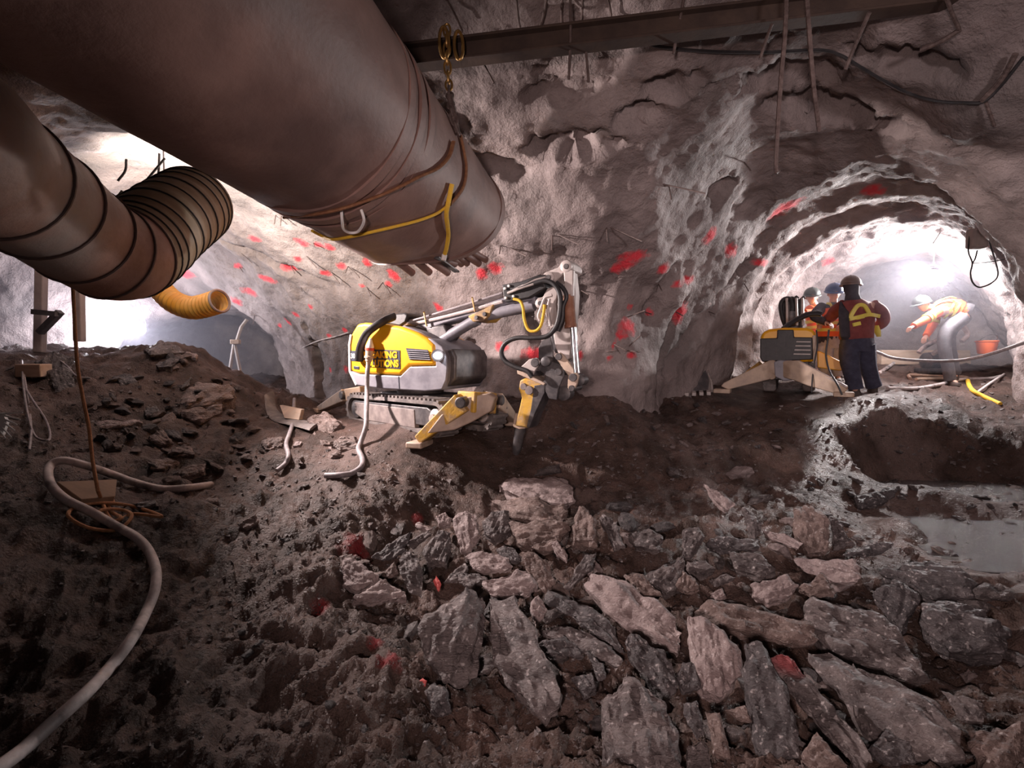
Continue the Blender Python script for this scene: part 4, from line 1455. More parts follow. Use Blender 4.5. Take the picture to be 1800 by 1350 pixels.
# hoses at the breaker
for nm, m_, r, pts, off in (('breaker_hose', M_BLACK, .024, [(1330, 262), (1400, 245), (1455, 275), (1482, 340), (1478, 440), (1455, 520), (1405, 570), (1320, 580), (1230, 580), (1165, 608), (1138, 660), (1160, 715), (1225, 752), (1290, 775), (1318, 810)], -.2),
                            ('breaker_hose', M_BLACK, .022, [(1460, 255), (1500, 290), (1520, 340), (1500, 400), (1495, 470), (1470, 540)], -.17),
                            ('grease_hose', M_ROPEY, .015, [(1208, 352), (1245, 362), (1264, 400), (1272, 470), (1295, 530), (1335, 540), (1368, 510), (1385, 440), (1392, 385)], -.2),
                            ('jumper_hose', M_STEELL, .016, [(1435, 330), (1395, 345), (1372, 400), (1355, 450), (1365, 480)], -.19), ('jumper_hose', M_STEELL, .015, [(1420, 350), (1410, 420), (1425, 510)], -.18)):
    mk(nm, tube(spline([TP(*K(x, y), off) for x, y in pts], 7), r, 10), m_, R1, smooth=True)

# undercarriage: its own heading, near track outline measured on the view
near_a, near_b = W(609, 736, 6.42), W(742, 766, 5.25)
UF = unit((near_b - near_a) * np.array([1, 1, 0]))
UN = np.array([-UF[1], UF[0], 0])
UPc = .5 * (near_a + near_b)


def UP(px, py, off=0.0):
    v = ray(px, py)
    q = UPc + UN * off
    return CAM + v * (((q - CAM) @ UN) / (v @ UN))


def stadium(c0, c1, r, n=10):
    d = unit(c1 - c0)
    u = np.cross(UN, d)
    out = []
    for k in range(n + 1):
        t = PI / 2 + PI * k / n
        out.append(c0 + r * (math.cos(t) * d + math.sin(t) * u))
    for k in range(n + 1):
        t = -PI / 2 + PI * k / n
        out.append(c1 + r * (math.cos(t) * d + math.sin(t) * u))
    return out


ca, cb = UP(*K(268, 992)), UP(*K(742, 1052))
ra = np.linalg.norm(UP(*K(258, 917)) - UP(*K(268, 1060))) / 2
ra = max(.15, ra)


def track(shift):
    o = UN * shift
    tw = .22
    outer = [p + o for p in stadium(ca, cb, ra + .02, 12)]
    inner = [p + o for p in stadium(ca, cb, ra - .02, 12)]
    n = len(outer)
    V = np.array(outer + inner + [p + UN * tw for p in outer] + [p + UN * tw for p in inner])
    F = []
    for i in range(n):
        j = (i + 1) % n
        F += [(i, j, 2 * n + j, 2 * n + i), (n + j, n + i, 3 * n + i, 3 * n + j), (j, i, n + i, n + j), (2 * n + i, 2 * n + j, 3 * n + j, 3 * n + i)]
    tr = mk('track', (V, F), M_TRACK, R1, smooth=True)
    # lugs all round the belt
    per = np.array(outer + outer[:1])
    sg = np.linalg.norm(np.diff(per, axis=0), axis=1)
    cu = np.concatenate([[0], np.cumsum(sg)])
    g = []
    for s0 in np.arange(.02, cu[-1], .075):
        i = min(np.searchsorted(cu, s0) - 1, n - 1)
        t = unit(per[i + 1] - per[i])
        p = per[i] + t * (s0 - cu[i])
        u = np.cross(t, UN)
        if (p + u * .01 - (ca + cb) / 2 - o) @ u < (p - (ca + cb) / 2 - o) @ u:
            u = -u
        mid = p + UN * tw / 2
        if (mid + u - o - UN * tw / 2 - ca) @ (mid - o - UN * tw / 2 - ca) < 0:
            u = -u
        g.append(box(mid + u * .010, (.034, tw, .028), (t, UN, u)))
    mk('tread', cat(*g), M_TRACK, tr)
    fr = mk('track_frame', prism([p + o + UN * .03 for p in stadium(ca + UF * .06, cb - UF * .16, ra - .055, 4)], UN * .14), M_STEELD, R1, bevel=.01)
    mk('frame_plate', prism([q + o for q in [UP(*K(275, 955), .02), UP(*K(625, 1000), .02), UP(*K(632, 1110), .02), UP(*K(330, 1060), .02), UP(*K(280, 1020), .02)]], UN * .06), M_DUSTY, fr, bevel=.008)
    mk('drive_sprocket', cat(lathe(cb + o - UN * .005, UN, [(0, .07), (.02, .095), (.16, .095), (.18, .07)], 20), lathe(cb + o - UN * .03, UN, [(0, .045), (.03, .05)], 14)), M_STEELL, R1, smooth=True)
    mk('idler', lathe(ca + o + UN * .02, UN, [(0, .06), (.02, ra - .03), (.16, ra - .03), (.18, .06)], 20), M_STEELD, R1, smooth=True)


track(0.0)
track(.62)
mk('chassis', box((ca + cb) / 2 + UN * .42 + Z3 * .10, (1.0, .5, .22), (UF, UN, Z3)), M_STEELD, R1, bevel=.03)
mk('slew_ring', lathe((ca + cb) / 2 + UN * .42 + Z3 * .18, Z3, [(0, .25), (.03, .27), (.12, .27), (.16, .24)], 32), M_STEELD, R1, smooth=True)


# outriggers: tapering box legs from a hinge to a foot on the ground
def outrigger(parent, hinge, knee, foot, w, m, h0=.17, h1=.09):
    a = mk('outrigger', cat(bar(hinge, knee, w, h0 * 1.05, Z3, w, h0), bar(knee, foot, w, h0, Z3, w * .85, h1)), m, parent, bevel=.012)
    mk('pivot', lathe(knee + unit(np.cross(foot - knee, Z3)) * (-w / 2 - .02), unit(np.cross(foot - knee, Z3)), [(0, .045), (.01, .055), (w + .03, .055), (w + .04, .045)], 16), M_STEELD, a, smooth=True)
    fz = gtop(foot[0], foot[1])
    d = unit((foot - knee) * np.array([1, 1, 0]))
    mk('foot_pad', box(np.array([foot[0], foot[1], fz + .03]) + d * .02, (.17, w * 1.15, .06), (d, np.cross(Z3, d), Z3)), M_CREAM, a, bevel=.012)
    return a


f1 = GF(741, 785)
f1[2] += .08
outrigger(R1, W(858, 708, 5.2), W(818, 706, 4.95), f1, .24, M_YELW, .2, .09)
mk('outrigger_plate', prism([W(*K(x, y), 4.9) for x, y in [(820, 985), (870, 940), (1055, 905), (1100, 930), (1075, 1010), (960, 1075), (860, 1120), (700, 1140)]], np.array([.03, .14, 0])), M_CREAM, R1, bevel=.012)
f2 = GF(900, 748)
f2[2] += .06
outrigger(R1, W(850, 702, 5.4), W(866, 703, 5.42), f2, .20, M_CREAM, .17, .08)
f3 = GF(566, 725)
f3[2] += .05
outrigger(R1, W(640, 690, 6.5), W(612, 694, 6.55), f3, .17, M_CREAM, .16, .08)

# cable from the connector down to the ground and away
cab = [c1, TP(*K(352, 800), -HW - .09), TP(645, 690, -HW - .12), W(644, 722, 5.35), W(643, 750, 5.2)]
cab += [GF(x, y, .03) for x, y in [(634, 783), (630, 795), (637, 812), (635, 826), (618, 838), (598, 841), (572, 842)]]
tag(mk('power_cable', tube(spline(cab, 7), .026, 10), M_HOSE, smooth=True), 'grey power cable hanging from the robot plug and curling onto the mud', 'cable')
cab = [GF(518, 728, .2)] + [GF(x, y, .03) for x, y in [(515, 745), (508, 770), (503, 786), (507, 806), (502, 820), (487, 833)]]  # stitching ghost of the power cable, added as a second cable
tag(mk('power_cable', tube(spline(cab, 7), .022, 10), M_HOSE, smooth=True), 'short grey cable, ghost double of the power cable, on the mud ledge next to the rubble heap', 'cable')
# stitching ghost of the robot's track, built as an added belt behind it
sp = [GF(474, 722, .22), GF(478, 735, .10), GF(490, 742, .05), GF(512, 747, .045), GF(535, 752, .04), GF(552, 756, .035)]
ts = thing('ghost_track', 'ghost double of the rubber track end on the mud ledge behind the robot', 'track', sp[2])
mk('belt', loft([(p, np.array([.0, .13, .02]), np.array([.0, -.004, .018])) for p in spline(sp, 6)], 10), M_TRACK, ts, smooth=True)
mk('inner_plate', prism([GF(492, 735, .16), GF(530, 743, .15), GF(526, 748, .06), GF(500, 744, .06)], np.array([.02, .05, 0])), M_CREAM, ts, bevel=.006)

# ---------------------------------------------------------------- second demolition robot, seen from behind
D2 = 7.15
c2 = W(1388, 640, D2)
base2 = np.array([c2[0] + .25, c2[1] + .43, gz(c2[0] + .25, c2[1] + .43)])
R2 = thing('demolition_robot', 'demolition robot with black slatted rear, standing among the workers in the right tunnel', 'machine', base2)
sx = D2 / FPX                      # metres per pixel at its rear
X2, Y2 = np.array([.866, -.50, 0]), np.array([.50, .866, 0])


def Q(cx, cy, back=0.0):
    """coordinates measured on an enlarged view of the second robot, back = metres behind its rear face"""
    px, py = 1240 + cx / 5.0, 460 + cy / 5.0
    q = c2 + Y2 * back
    v = ray(px, py)
    return CAM + v * (((q - CAM) @ Y2) / (v @ Y2))


def qplate(pts, back, th):
    return prism([Q(x, y, back) for x, y in pts], Y2 * th)


mk('cover', qplate([(482, 850), (484, 660), (505, 618), (560, 592), (700, 578), (900, 580), (955, 600), (985, 650), (985, 800), (960, 880), (500, 885)], 0, 1.25), M_YEL, R2, bevel=.04, seg=3)
rp_ = mk('rear_panel', qplate([(480, 675), (628, 670), (632, 598), (775, 598), (780, 662), (940, 665), (945, 860), (500, 880), (480, 840)], -.035, .05), M_BLACK, R2, bevel=.012)
for i in range(4):
    y = 698 + i * 36
    mk('slat', qplate([(800 - i * 8, y), (925, y + 2), (925, y + 13), (795 - i * 8, y + 11)], -.05, .03), M_STEELL, rp_, bevel=.003)
mk('corner_strip', qplate([(940, 650), (978, 640), (985, 860), (950, 940), (945, 860)], -.03, .04), M_CREAM, R2, bevel=.008)
mk('chassis', qplate([(540, 860), (920, 860), (900, 1040), (600, 1040)], .25, .75), M_STEELD, R2, bevel=.02)
for x0, x1 in ((500, 620), (850, 965)):
    tk = mk('track', qplate([(x0, 900), (x0 + 20, 880), (x1 - 20, 880), (x1, 900), (x1, 1120), (x1 - 15, 1140), (x0 + 15, 1140), (x0, 1120)], .30, 1.1), M_TRACK, R2, bevel=.05)
    mk('tread', cat(*[qplate([(x0 + 4, 905 + k * 30), (x1 - 4, 905 + k * 30), (x1 - 4, 918 + k * 30), (x0 + 4, 918 + k * 30)], .285, .03) for k in range(7)]), M_TRACK, tk)


def qleg(pts, b0, b1, m, nm='outrigger', th=.16):
    """a plate leg whose back distance runs from b0 (first half of the outline) to b1"""
    n = len(pts)
    x0, x1 = min(p[0] for p in pts), max(p[0] for p in pts)
    P_ = [Q(x, y, b0 + (b1 - b0) * (x - x0) / (x1 - x0)) for x, y in pts]
    return mk(nm, prism(P_, Y2 * th), m, R2, bevel=.012)


l1 = qleg([(135, 1095), (160, 1065), (560, 868), (600, 864), (645, 900), (625, 990), (560, 1035), (200, 1125)], -.42, -.10, M_CREAM)
mk('pivot', lathe(Q(583, 1008, -.14), Y2, [(0, .04), (.01, .048), (.2, .048)], 16), M_CREAM, l1, smooth=True)
mk('foot_pad', box(Q(150, 1135, -.34) , (.22, .2, .06), (X2, Y2, Z3)), M_CREAM, l1, bevel=.012)
l2 = qleg([(640, 885), (720, 868), (820, 870), (1250, 1095), (1255, 1120), (1190, 1175), (900, 1090), (770, 1040), (690, 1020), (630, 970)], -.10, -.45, M_CREAM)
mk('top_flange', cat(prism([Q(760, 870, -.14), Q(825, 866, -.16), Q(1255, 1095, -.46), Q(1235, 1108, -.46)], Y2 * .2)), M_STEELL, l2, bevel=.004)
mk('foot_pad', box(Q(1215, 1165, -.42), (.22, .2, .06), (X2, Y2, Z3)), M_CREAM, l2, bevel=.012)
mk('leg_yoke', qplate([(600, 880), (650, 865), (760, 865), (790, 930), (770, 1040), (690, 1050), (610, 1010)], -.13, .25), M_GREY, R2, bevel=.012)
l3 = qleg([(330, 985), (480, 868), (508, 895), (505, 925), (350, 1000)], 1.15, 1.3, M_YELW, th=.14)
l4 = qleg([(985, 785), (1010, 788), (1195, 880), (1205, 950), (1190, 960), (985, 930)], .9, .9, M_YEL, th=.14)
# folded arm with its hoses, beyond the cover
mk('arm', qplate([(680, 500), (700, 350), (780, 320), (850, 330), (860, 470), (840, 590), (690, 590)], 1.0, .25), M_STEELD, R2, bevel=.02)
mk('arm_cylinder', tube([Q(752, 560, .9), Q(755, 440, .9)], .10, 16), M_STEELD, R2, smooth=True)
for k, pts in enumerate([[(700, 560), (672, 480), (660, 380), (690, 330), (740, 325), (760, 380), (758, 440)], [(720, 560), (690, 470), (690, 370), (730, 330), (780, 330), (790, 420), (795, 520)], [(800, 560), (802, 440), (795, 330), (812, 305)],
                          [(835, 580), (840, 470), (852, 400), (850, 330)], [(820, 560), (825, 450), (835, 350), (870, 310)], [(770, 570), (775, 480), (765, 400), (780, 330)]]):
    mk('arm_hose', tube(spline([Q(x, y, .85 + .03 * k) for x, y in pts], 6), .030, 8), M_BLACK if k < 3 else M_STEELD, R2, smooth=True)
for x in (720, 805, 858):
    mk('steel_pipe', rod(Q(x, 560, .8), Q(x - 6, 320, .8), .018, 8), M_STEELL, R2, smooth=True)
mk('lead_sleeve', tube(spline([Q(690, 590, .1), Q(740, 550, .15), Q(810, 505, .2), Q(900, 465, .2), Q(980, 455, .2), Q(1020, 462, .2)], 6), .055, 10, flat=.7), M_BLACK, R2, smooth=True)
tag(mk('control_cable', tube(spline([Q(1085, 600, -.1), Q(1075, 690, -.15), Q(1060, 820, -.2), Q(1090, 960, -.3), Q(1160, 1080, -.5), Q(1200, 1170, -.55)], 8), .012, 7), M_BLACK, smooth=True), 'thin black cable hanging from the back-turned worker’s controls across the outrigger'.replace('’', "'"), 'cable')
tag(mk('control_cable', tube(spline([Q(975, 600, -.06), Q(985, 720, -.08), Q(960, 880, -.2), Q(940, 1040, -.3), Q(935, 1150, -.3)], 8), .010, 7), M_BLACK, smooth=True), 'thin black cable down the corner of the slatted rear robot cover', 'cable')
# ---------------------------------------------------------------- the four workers
def WK(px, py, d):
    return W(px, py, d)


# 1: seen from behind, dark jacket with a dull red vest, holding the controls in front
d1 = 7.4
foot_l, foot_r = W(1502, 690, 7.35), W(1536, 683, 7.5)
base = np.array([(foot_l[0] + foot_r[0]) / 2, (foot_l[1] + foot_r[1]) / 2, gz(foot_l[0], foot_l[1])])
P1 = thing('person', 'worker seen from behind in brown hard hat, red vest with yellow bands and navy trousers', 'person', base)
J = dict(pelvis=W(1507, 598, d1), waist=W(1508, 578, d1), chest=W(1507, 548, d1 + .02), neck=W(1500, 522, d1 + .03), skull=W(1498, 508, d1 + .05),
         sl=W(1484, 538, d1 + .02), el=W(1462, 556, d1 + .25), wl=W(1452, 568, d1 + .42), sr=W(1533, 538, d1), er=W(1553, 562, d1 + .1), wr=W(1530, 575, d1 + .36),
         hl=W(1496, 605, d1), kl=W(1496, 648, d1 - .05), al=foot_l + np.array([0, 0, .08]), tl=foot_l + np.array([-.03, -.06, .03]), hr=W(1519, 605, d1), kr=W(1526, 646, d1 + .05), ar=foot_r + np.array([0, 0, .08]), tr=foot_r + np.array([.05, .12, .03]))
E = [('pelvis', 'waist'), ('waist', 'chest'), ('chest', 'neck'), ('neck', 'skull'), ('chest', 'sl'), ('sl', 'el'), ('el', 'wl'), ('chest', 'sr'), ('sr', 'er'), ('er', 'wr'), ('pelvis', 'hl'), ('hl', 'kl'), ('kl', 'al'), ('al', 'tl'), ('pelvis', 'hr'), ('hr', 'kr'), ('kr', 'ar'), ('ar', 'tr')]
RAD = dict(pelvis=.14, waist=.135, chest=.15, neck=.06, skull=.075, sl=.07, el=.045, wl=.032, sr=.07, er=.045, wr=.032, hl=.09, kl=.06, al=.045, tl=.035, hr=.09, kr=.06, ar=.045, tr=.035)
body_mesh('body', J, E, RAD, M_SKIN, P1)
fw = np.array([-.25, .97, 0])
rt_ = np.array([.97, .25, 0])
mk('head', head_geo(W(1497, 505, d1 + .06), fw, (0, 0, 1), .098), M_SKIN, P1, smooth=True)
mk('hood', loft([(W(1496, 500, d1 + .05), rt_ * .098, fw * .108), (W(1496.5, 509, d1 + .05), rt_ * .092, fw * .105), (W(1498, 517, d1 + .03), rt_ * .082, fw * .09), (W(1499, 524, d1), rt_ * .10, fw * .10), (W(1502, 534, d1), rt_ * .16, fw * .10)], 18), M_DARKC, P1, smooth=True)
hard_hat(W(1495.5, 499, d1 + .06), .132, unit(rt_ * .75 + fw * .6), (0, 0, 1), M_HATB, P1)
jk = mk('jacket', cat(loft([(W(1502, 526, d1), rt_ * .10, fw * .09), (W(1506, 533, d1), rt_ * .235, fw * .12), (W(1508, 545, d1), rt_ * .27, fw * .155), (W(1508, 562, d1), rt_ * .255, fw * .16), (W(1506, 580, d1), rt_ * .255, fw * .165), (W(1505, 594, d1), rt_ * .265, fw * .165), (W(1505, 597, d1), rt_ * .25, fw * .15)], 26),
                      limb([J['sl'] + np.array([.0, 0, .0]), W(1470, 546, d1 + .15), J['el'], W(1456, 560, d1 + .35), J['wl']], [.10, .092, .082, .07, .06]),
                      limb([J['sr'], W(1548, 548, d1 + .02), J['er'], W(1545, 572, d1 + .22), J['wr']], [.10, .092, .085, .07, .055])), M_JACKR, P1, smooth=True)
dk = mk('dark_shoulder', loft([(W(1478, 533, d1 - .09), rt_ * .02, Z3 * .03), (W(1483, 548, d1 - .125), rt_ * .085, fw * .04), (W(1484, 570, d1 - .13), rt_ * .085, fw * .04), (W(1486, 592, d1 - .13), rt_ * .085, fw * .04), (W(1486, 597, d1 - .10), rt_ * .06, fw * .03)], 14), M_DARKC, jk, smooth=True)


def band(poly, m, parent, centre, rx, ry, lift=.012):
    """a strip laid on an elliptical torso: list of (px, py) pairs, thrown forward onto the cloth"""
    V, F = [], []
    pts = spline([np.array([x, y, 0.]) for x, y in poly], 5)
    wpx = 3.1
    for i, q in enumerate(pts):
        t = pts[min(i + 1, len(pts) - 1)] - pts[max(i - 1, 0)]
        t = t / (np.linalg.norm(t) + 1e-9)
        n = np.array([-t[1], t[0], 0])
        for s in (-1, 1):
            x, y = q[0] + n[0] * wpx * s, q[1] + n[1] * wpx * s
            v = ray(x, y)
            # nearest hit of the ray with the vertical elliptic cylinder of the torso
            o = CAM - centre
            A = (v @ rt_ / rx) ** 2 + (v @ fw / ry) ** 2
            B = 2 * ((o @ rt_) * (v @ rt_) / rx ** 2 + (o @ fw) * (v @ fw) / ry ** 2)
            Cc = (o @ rt_ / rx) ** 2 + (o @ fw / ry) ** 2 - 1
            disc_ = max(B * B - 4 * A * Cc, 0)
            p = CAM + v * ((-B - math.sqrt(disc_)) / (2 * A))
            V.append(p - fw * lift)
            V.append(p + fw * .006)
    for i in range(len(pts) - 1):
        a = i * 4
        F += [(a, a + 2, a + 6, a + 4), (a + 1, a + 5, a + 7, a + 3), (a, a + 4, a + 5, a + 1), (a + 2, a + 3, a + 7, a + 6)]
    F += [(0, 1, 3, 2), (len(V) - 4, len(V) - 2, len(V) - 1, len(V) - 3)]
    return mk('reflective_band', (np.array(V), F), m, parent)


cc = W(1508, 560, d1)
for poly in ([(1493, 560), (1500, 547), (1508, 537), (1518, 537), (1525, 546), (1529, 555)], [(1493, 561), (1510, 557), (1528, 553), (1546, 556)], [(1499, 571), (1512, 568)], [(1505, 559), (1518, 556)]):
    band(poly, M_VISY, jk, cc, .275, .17)
mk('vest_side', loft([(W(1541, 572, d1 + .05), rt_ * .02, fw * .03), (W(1542, 582, d1 + .05), rt_ * .035, fw * .05), (W(1545, 592, d1 + .05), rt_ * .02, fw * .03)], 10), M_VISY, jk, smooth=True)
mk('trousers', cat(loft([(W(1506, 590, d1), rt_ * .245, fw * .155), (W(1507, 606, d1), rt_ * .26, fw * .165), (W(1507, 618, d1), rt_ * .24, fw * .15)], 22),
                   limb([W(1495, 606, d1), W(1493, 628, d1 - .02), J['kl'], W(1500, 668, d1 - .04), W(1502, 684, 7.36)], [.14, .13, .115, .105, .115]),
                   limb([W(1519, 606, d1), W(1522, 628, d1 + .03), J['kr'], W(1532, 665, d1 + .08), W(1536, 679, 7.5)], [.14, .125, .11, .10, .105])), M_NAVYC, P1, smooth=True)
for f_, dr in ((foot_l, unit(np.array([-.5, .5, 0]))), (foot_r, unit(np.array([.3, .9, 0])))):
    gz_ = gtop(f_[0], f_[1])
    q = np.array([f_[0], f_[1], gz_])
    mk('boot', loft([(q + Z3 * .15, dr * .06, np.cross(Z3, dr) * .055), (q + Z3 * .08, dr * .07, np.cross(Z3, dr) * .055), (q + Z3 * .045 + dr * .05, dr * .14, np.cross(Z3, dr) * .055), (q + dr * .05, dr * .145, np.cross(Z3, dr) * .058), (q + dr * .05 - Z3 * .02, dr * .14, np.cross(Z3, dr) * .055)], 16), M_BOOT, P1, smooth=True)
hand(J['wl'], unit(np.array([-.2, .9, -.2])), M_SKIN, P1, .9, 1)
hand(J['wr'], unit(np.array([-.7, .6, -.1])), M_SKIN, P1, .9, -1)
ct_ = W(1496, 572, d1 + .52)
rc = thing('remote_control', 'control box held in front of the back-turned worker', 'control', ct_ - Z3 * .06)
mk('case', box(ct_, (.34, .2, .12), (rt_, fw, Z3)), M_YELW, rc, bevel=.015)
for s in (-1, 1):
    mk('joystick', cat(rod(ct_ + rt_ * s * .1 + Z3 * .06, ct_ + rt_ * s * .1 + Z3 * .12, .012), ball(ct_ + rt_ * s * .1 + Z3 * .13, .018)), M_BLACK, rc, smooth=True)


M_WORK = mat('grey_work_trousers', (0.10, 0.095, 0.105), (0.15, 0.14, 0.15), rough=0.9, scale=10, bump=0.3, bscale=25)


def worker(label, spec, mats, d):
    """an upright or stooping figure given by pixel joints; spec values are (px, py, depth offset)"""
    Jn = {k: W(x, y, d + o) for k, (x, y, o) in spec.items()}
    for k in ('al', 'ar'):
        g = gtop(Jn[k][0], Jn[k][1])
        Jn[k][2] = g + .09
    Jn['tl'] = Jn['al'] + np.array([-.07, -.1, -.055])
    Jn['tr'] = Jn['ar'] + np.array([.02, -.13, -.055])
    b = np.array([(Jn['al'][0] + Jn['ar'][0]) / 2, (Jn['al'][1] + Jn['ar'][1]) / 2, gtop(Jn['al'][0], Jn['al'][1])])
    p = thing('person', label, 'person', b)
    body_mesh('body', Jn, E, {k: v * .92 for k, v in RAD.items()}, M_SKIN, p)
    f = mats['face']
    mk('head', head_geo(Jn['skull'] + Z3 * .02, f, mats.get('hup', (0, 0, 1)), .096), M_SKIN, p, smooth=True)
    hu = unit(mats.get('hup', (0, 0, 1)))
    hard_hat(Jn['skull'] + hu * .075, .128, f, hu, mats['hat'], p)
    ax = unit(Jn['neck'] - Jn['pelvis'])
    s = unit(Jn['sr'] - Jn['sl'])
    n = unit(np.cross(s, ax))
    pe_, wa_, ch_, ne_ = Jn['pelvis'], Jn['waist'], Jn['chest'], Jn['neck']
    jk = mk('jacket', cat(loft([(ne_, s * .085, n * .085), (ne_ - ax * .08, s * .20, n * .12), (ch_, s * .225, n * .145), (wa_, s * .21, n * .145), (pe_ + ax * .05, s * .215, n * .15), (pe_ - ax * .05, s * .215, n * .15)], 22),
                          limb([Jn['sl'], Jn['el'], Jn['wl']], [.088, .072, .052]), limb([Jn['sr'], Jn['er'], Jn['wr']], [.088, .072, .052])), mats['sleeve'], p, smooth=True)
    vs = mk('vest', loft([(ne_ - ax * .05, s * .12, n * .11), (ne_ - ax * .10, s * .21, n * .135), (ch_, s * .235, n * .16), (wa_, s * .222, n * .16), (pe_ + ax * .06, s * .225, n * .165)], 22), mats['vest'], p, smooth=True)
    for t in (.25, .52):
        c_ = pe_ + (ch_ - pe_) * (t + .1)
        mk('reflective_band', loft([(c_, s * .236, n * .168), (c_ + ax * .05, s * .238, n * .17)], 22), M_VISY, vs, smooth=True)
    for q in (-1, 1):
        mk('reflective_band', tube(spline([ch_ + s * q * .12 - n * .165 - ax * .12, ch_ + s * q * .12 - n * .17, ne_ + s * q * .11 - n * .10 - ax * .04, ne_ + s * q * .11 - ax * .015], 4), .022, 6, flat=.4), M_VISY, vs, smooth=True)
        if mats.get('armband'):
            a, bq = (Jn['sl'], Jn['el']) if q < 0 else (Jn['sr'], Jn['er'])
            for t in (.55, .8):
                e = a + (bq - a) * t
                mk('reflective_band', rod(e, e + unit(bq - a) * .05, .086, 14), M_VISY, vs, smooth=True)
    mk('trousers', cat(loft([(pe_ + ax * .06, s * .205, n * .15), (pe_ - ax * .04, s * .215, n * .155), (pe_ - ax * .12, s * .19, n * .14)], 20),
                       limb([Jn['hl'], Jn['kl'], Jn['al']], [.125, .098, .085]), limb([Jn['hr'], Jn['kr'], Jn['ar']], [.125, .098, .085])), mats['legs'], p, smooth=True)
    for k in ('l', 'r'):
        q = Jn['a' + k] - Z3 * .09
        dr = unit((Jn['t' + k] - Jn['a' + k]) * np.array([1, 1, 0]))
        mk('boot', loft([(q + Z3 * .15, dr * .055, np.cross(Z3, dr) * .05), (q + Z3 * .08, dr * .06, np.cross(Z3, dr) * .05), (q + Z3 * .04 + dr * .05, dr * .13, np.cross(Z3, dr) * .05), (q + dr * .05, dr * .135, np.cross(Z3, dr) * .052)], 14), M_BOOT, p, smooth=True)
    hand(Jn['wl'], Jn['wl'] - Jn['el'], M_SKIN, p, .8, 1)
    hand(Jn['wr'], Jn['wr'] - Jn['er'], M_SKIN, p, .8, -1)
    return p


worker('worker in blue hard hat partly hidden behind the worker in navy trousers', dict(pelvis=(1462, 598, 0), waist=(1462, 580, 0), chest=(1463, 554, 0), neck=(1465, 532, -.05), skull=(1466, 519, -.08), sl=(1484, 541, .02), el=(1488, 562, -.1), wl=(1478, 572, -.3), sr=(1444, 541, .0), er=(1432, 556, -.25), wr=(1452, 566, -.45),
       hl=(1471, 604, 0), kl=(1472, 642, 0), al=(1474, 672, .0), hr=(1452, 604, 0), kr=(1450, 640, 0), ar=(1450, 672, .05)), dict(hat=M_HATBL, face=(-.3, -.9, -.25), sleeve=M_DARKC, vest=M_VISO, legs=M_GREYC), 8.15)
worker('worker in dark hard hat and orange vest leaning an arm towards the second robot', dict(pelvis=(1440, 590, 0), waist=(1440, 574, 0), chest=(1437, 553, 0), neck=(1431, 536, -.05), skull=(1427, 525, -.08), sl=(1453, 543, .1), el=(1455, 565, 0), wl=(1448, 580, -.15), sr=(1424, 545, -.1), er=(1432, 550, -.38), wr=(1414, 549, -.5),
       hl=(1447, 596, 0), kl=(1448, 632, 0), al=(1450, 662, .0), hr=(1432, 596, 0), kr=(1431, 630, 0), ar=(1430, 662, .05)), dict(hat=M_HATD, face=(-.35, -.85, -.2), sleeve=M_VISO, vest=M_VISO, legs=M_GREYC), 8.8)
worker('worker in orange jacket with yellow bands stooping below the glaring lamp', dict(pelvis=(1694, 548, 0), waist=(1680, 542, 0), chest=(1658, 541, -.03), neck=(1638, 541, -.06), skull=(1623, 538, -.1), sl=(1652, 534, .2), el=(1640, 570, .2), wl=(1628, 590, .1), sr=(1648, 548, -.22), er=(1627, 562, -.32), wr=(1606, 573, -.38),
       hl=(1694, 556, .12), kl=(1668, 590, .1), al=(1680, 628, .12), hr=(1690, 558, -.12), kr=(1660, 592, -.15), ar=(1672, 632, -.12)), dict(hat=M_HATD, face=(-.9, -.35, -.3), hup=(-.55, -.1, .83), sleeve=M_VISO, vest=M_VISO, legs=M_WORK, armband=True), 8.75)

# ---------------------------------------------------------------- things in the right tunnel
pl0, pl1 = GF(1545, 640), GF(1752, 640)
pl0[2] += .14
pl1[2] += .14
tag(mk('timber_kerb', bar(pl0, pl1, .12, .30), M_WOOD, bevel=.01), 'long pale timber board standing on edge across the right tunnel floor', 'board')
bp_ = W(1734, 622, 8.9)
bp_[2] = max(bp_[2], gtop(bp_[0], bp_[1]))
bk = thing('bucket', 'orange plastic bucket behind the timber board in the right tunnel', 'bucket', bp_)
mk('pail', lathe(bp_, (0, 0, 1), [(0, .115), (.02, .125), (.20, .15), (.21, .165), (.225, .165), (.23, .152)], 24), M_ORANGE, bk, smooth=True)
mk('bail', tube(spline([bp_ + np.array([-.16, 0, .21]), bp_ + np.array([-.1, -.08, .3]), bp_ + np.array([0, -.1, .33]), bp_ + np.array([.1, -.08, .3]), bp_ + np.array([.16, 0, .21])], 5), .006, 6), M_STEELD, bk, smooth=True)


def ground_hose(pts, r, m, label, name='hose', lift=None, cat_='hose'):
    P_ = [GF(x, y, r if lift is None else lift) for x, y in pts]
    return tag(mk(name, tube(spline(P_, 6), r, 9), m, smooth=True), label, cat_)


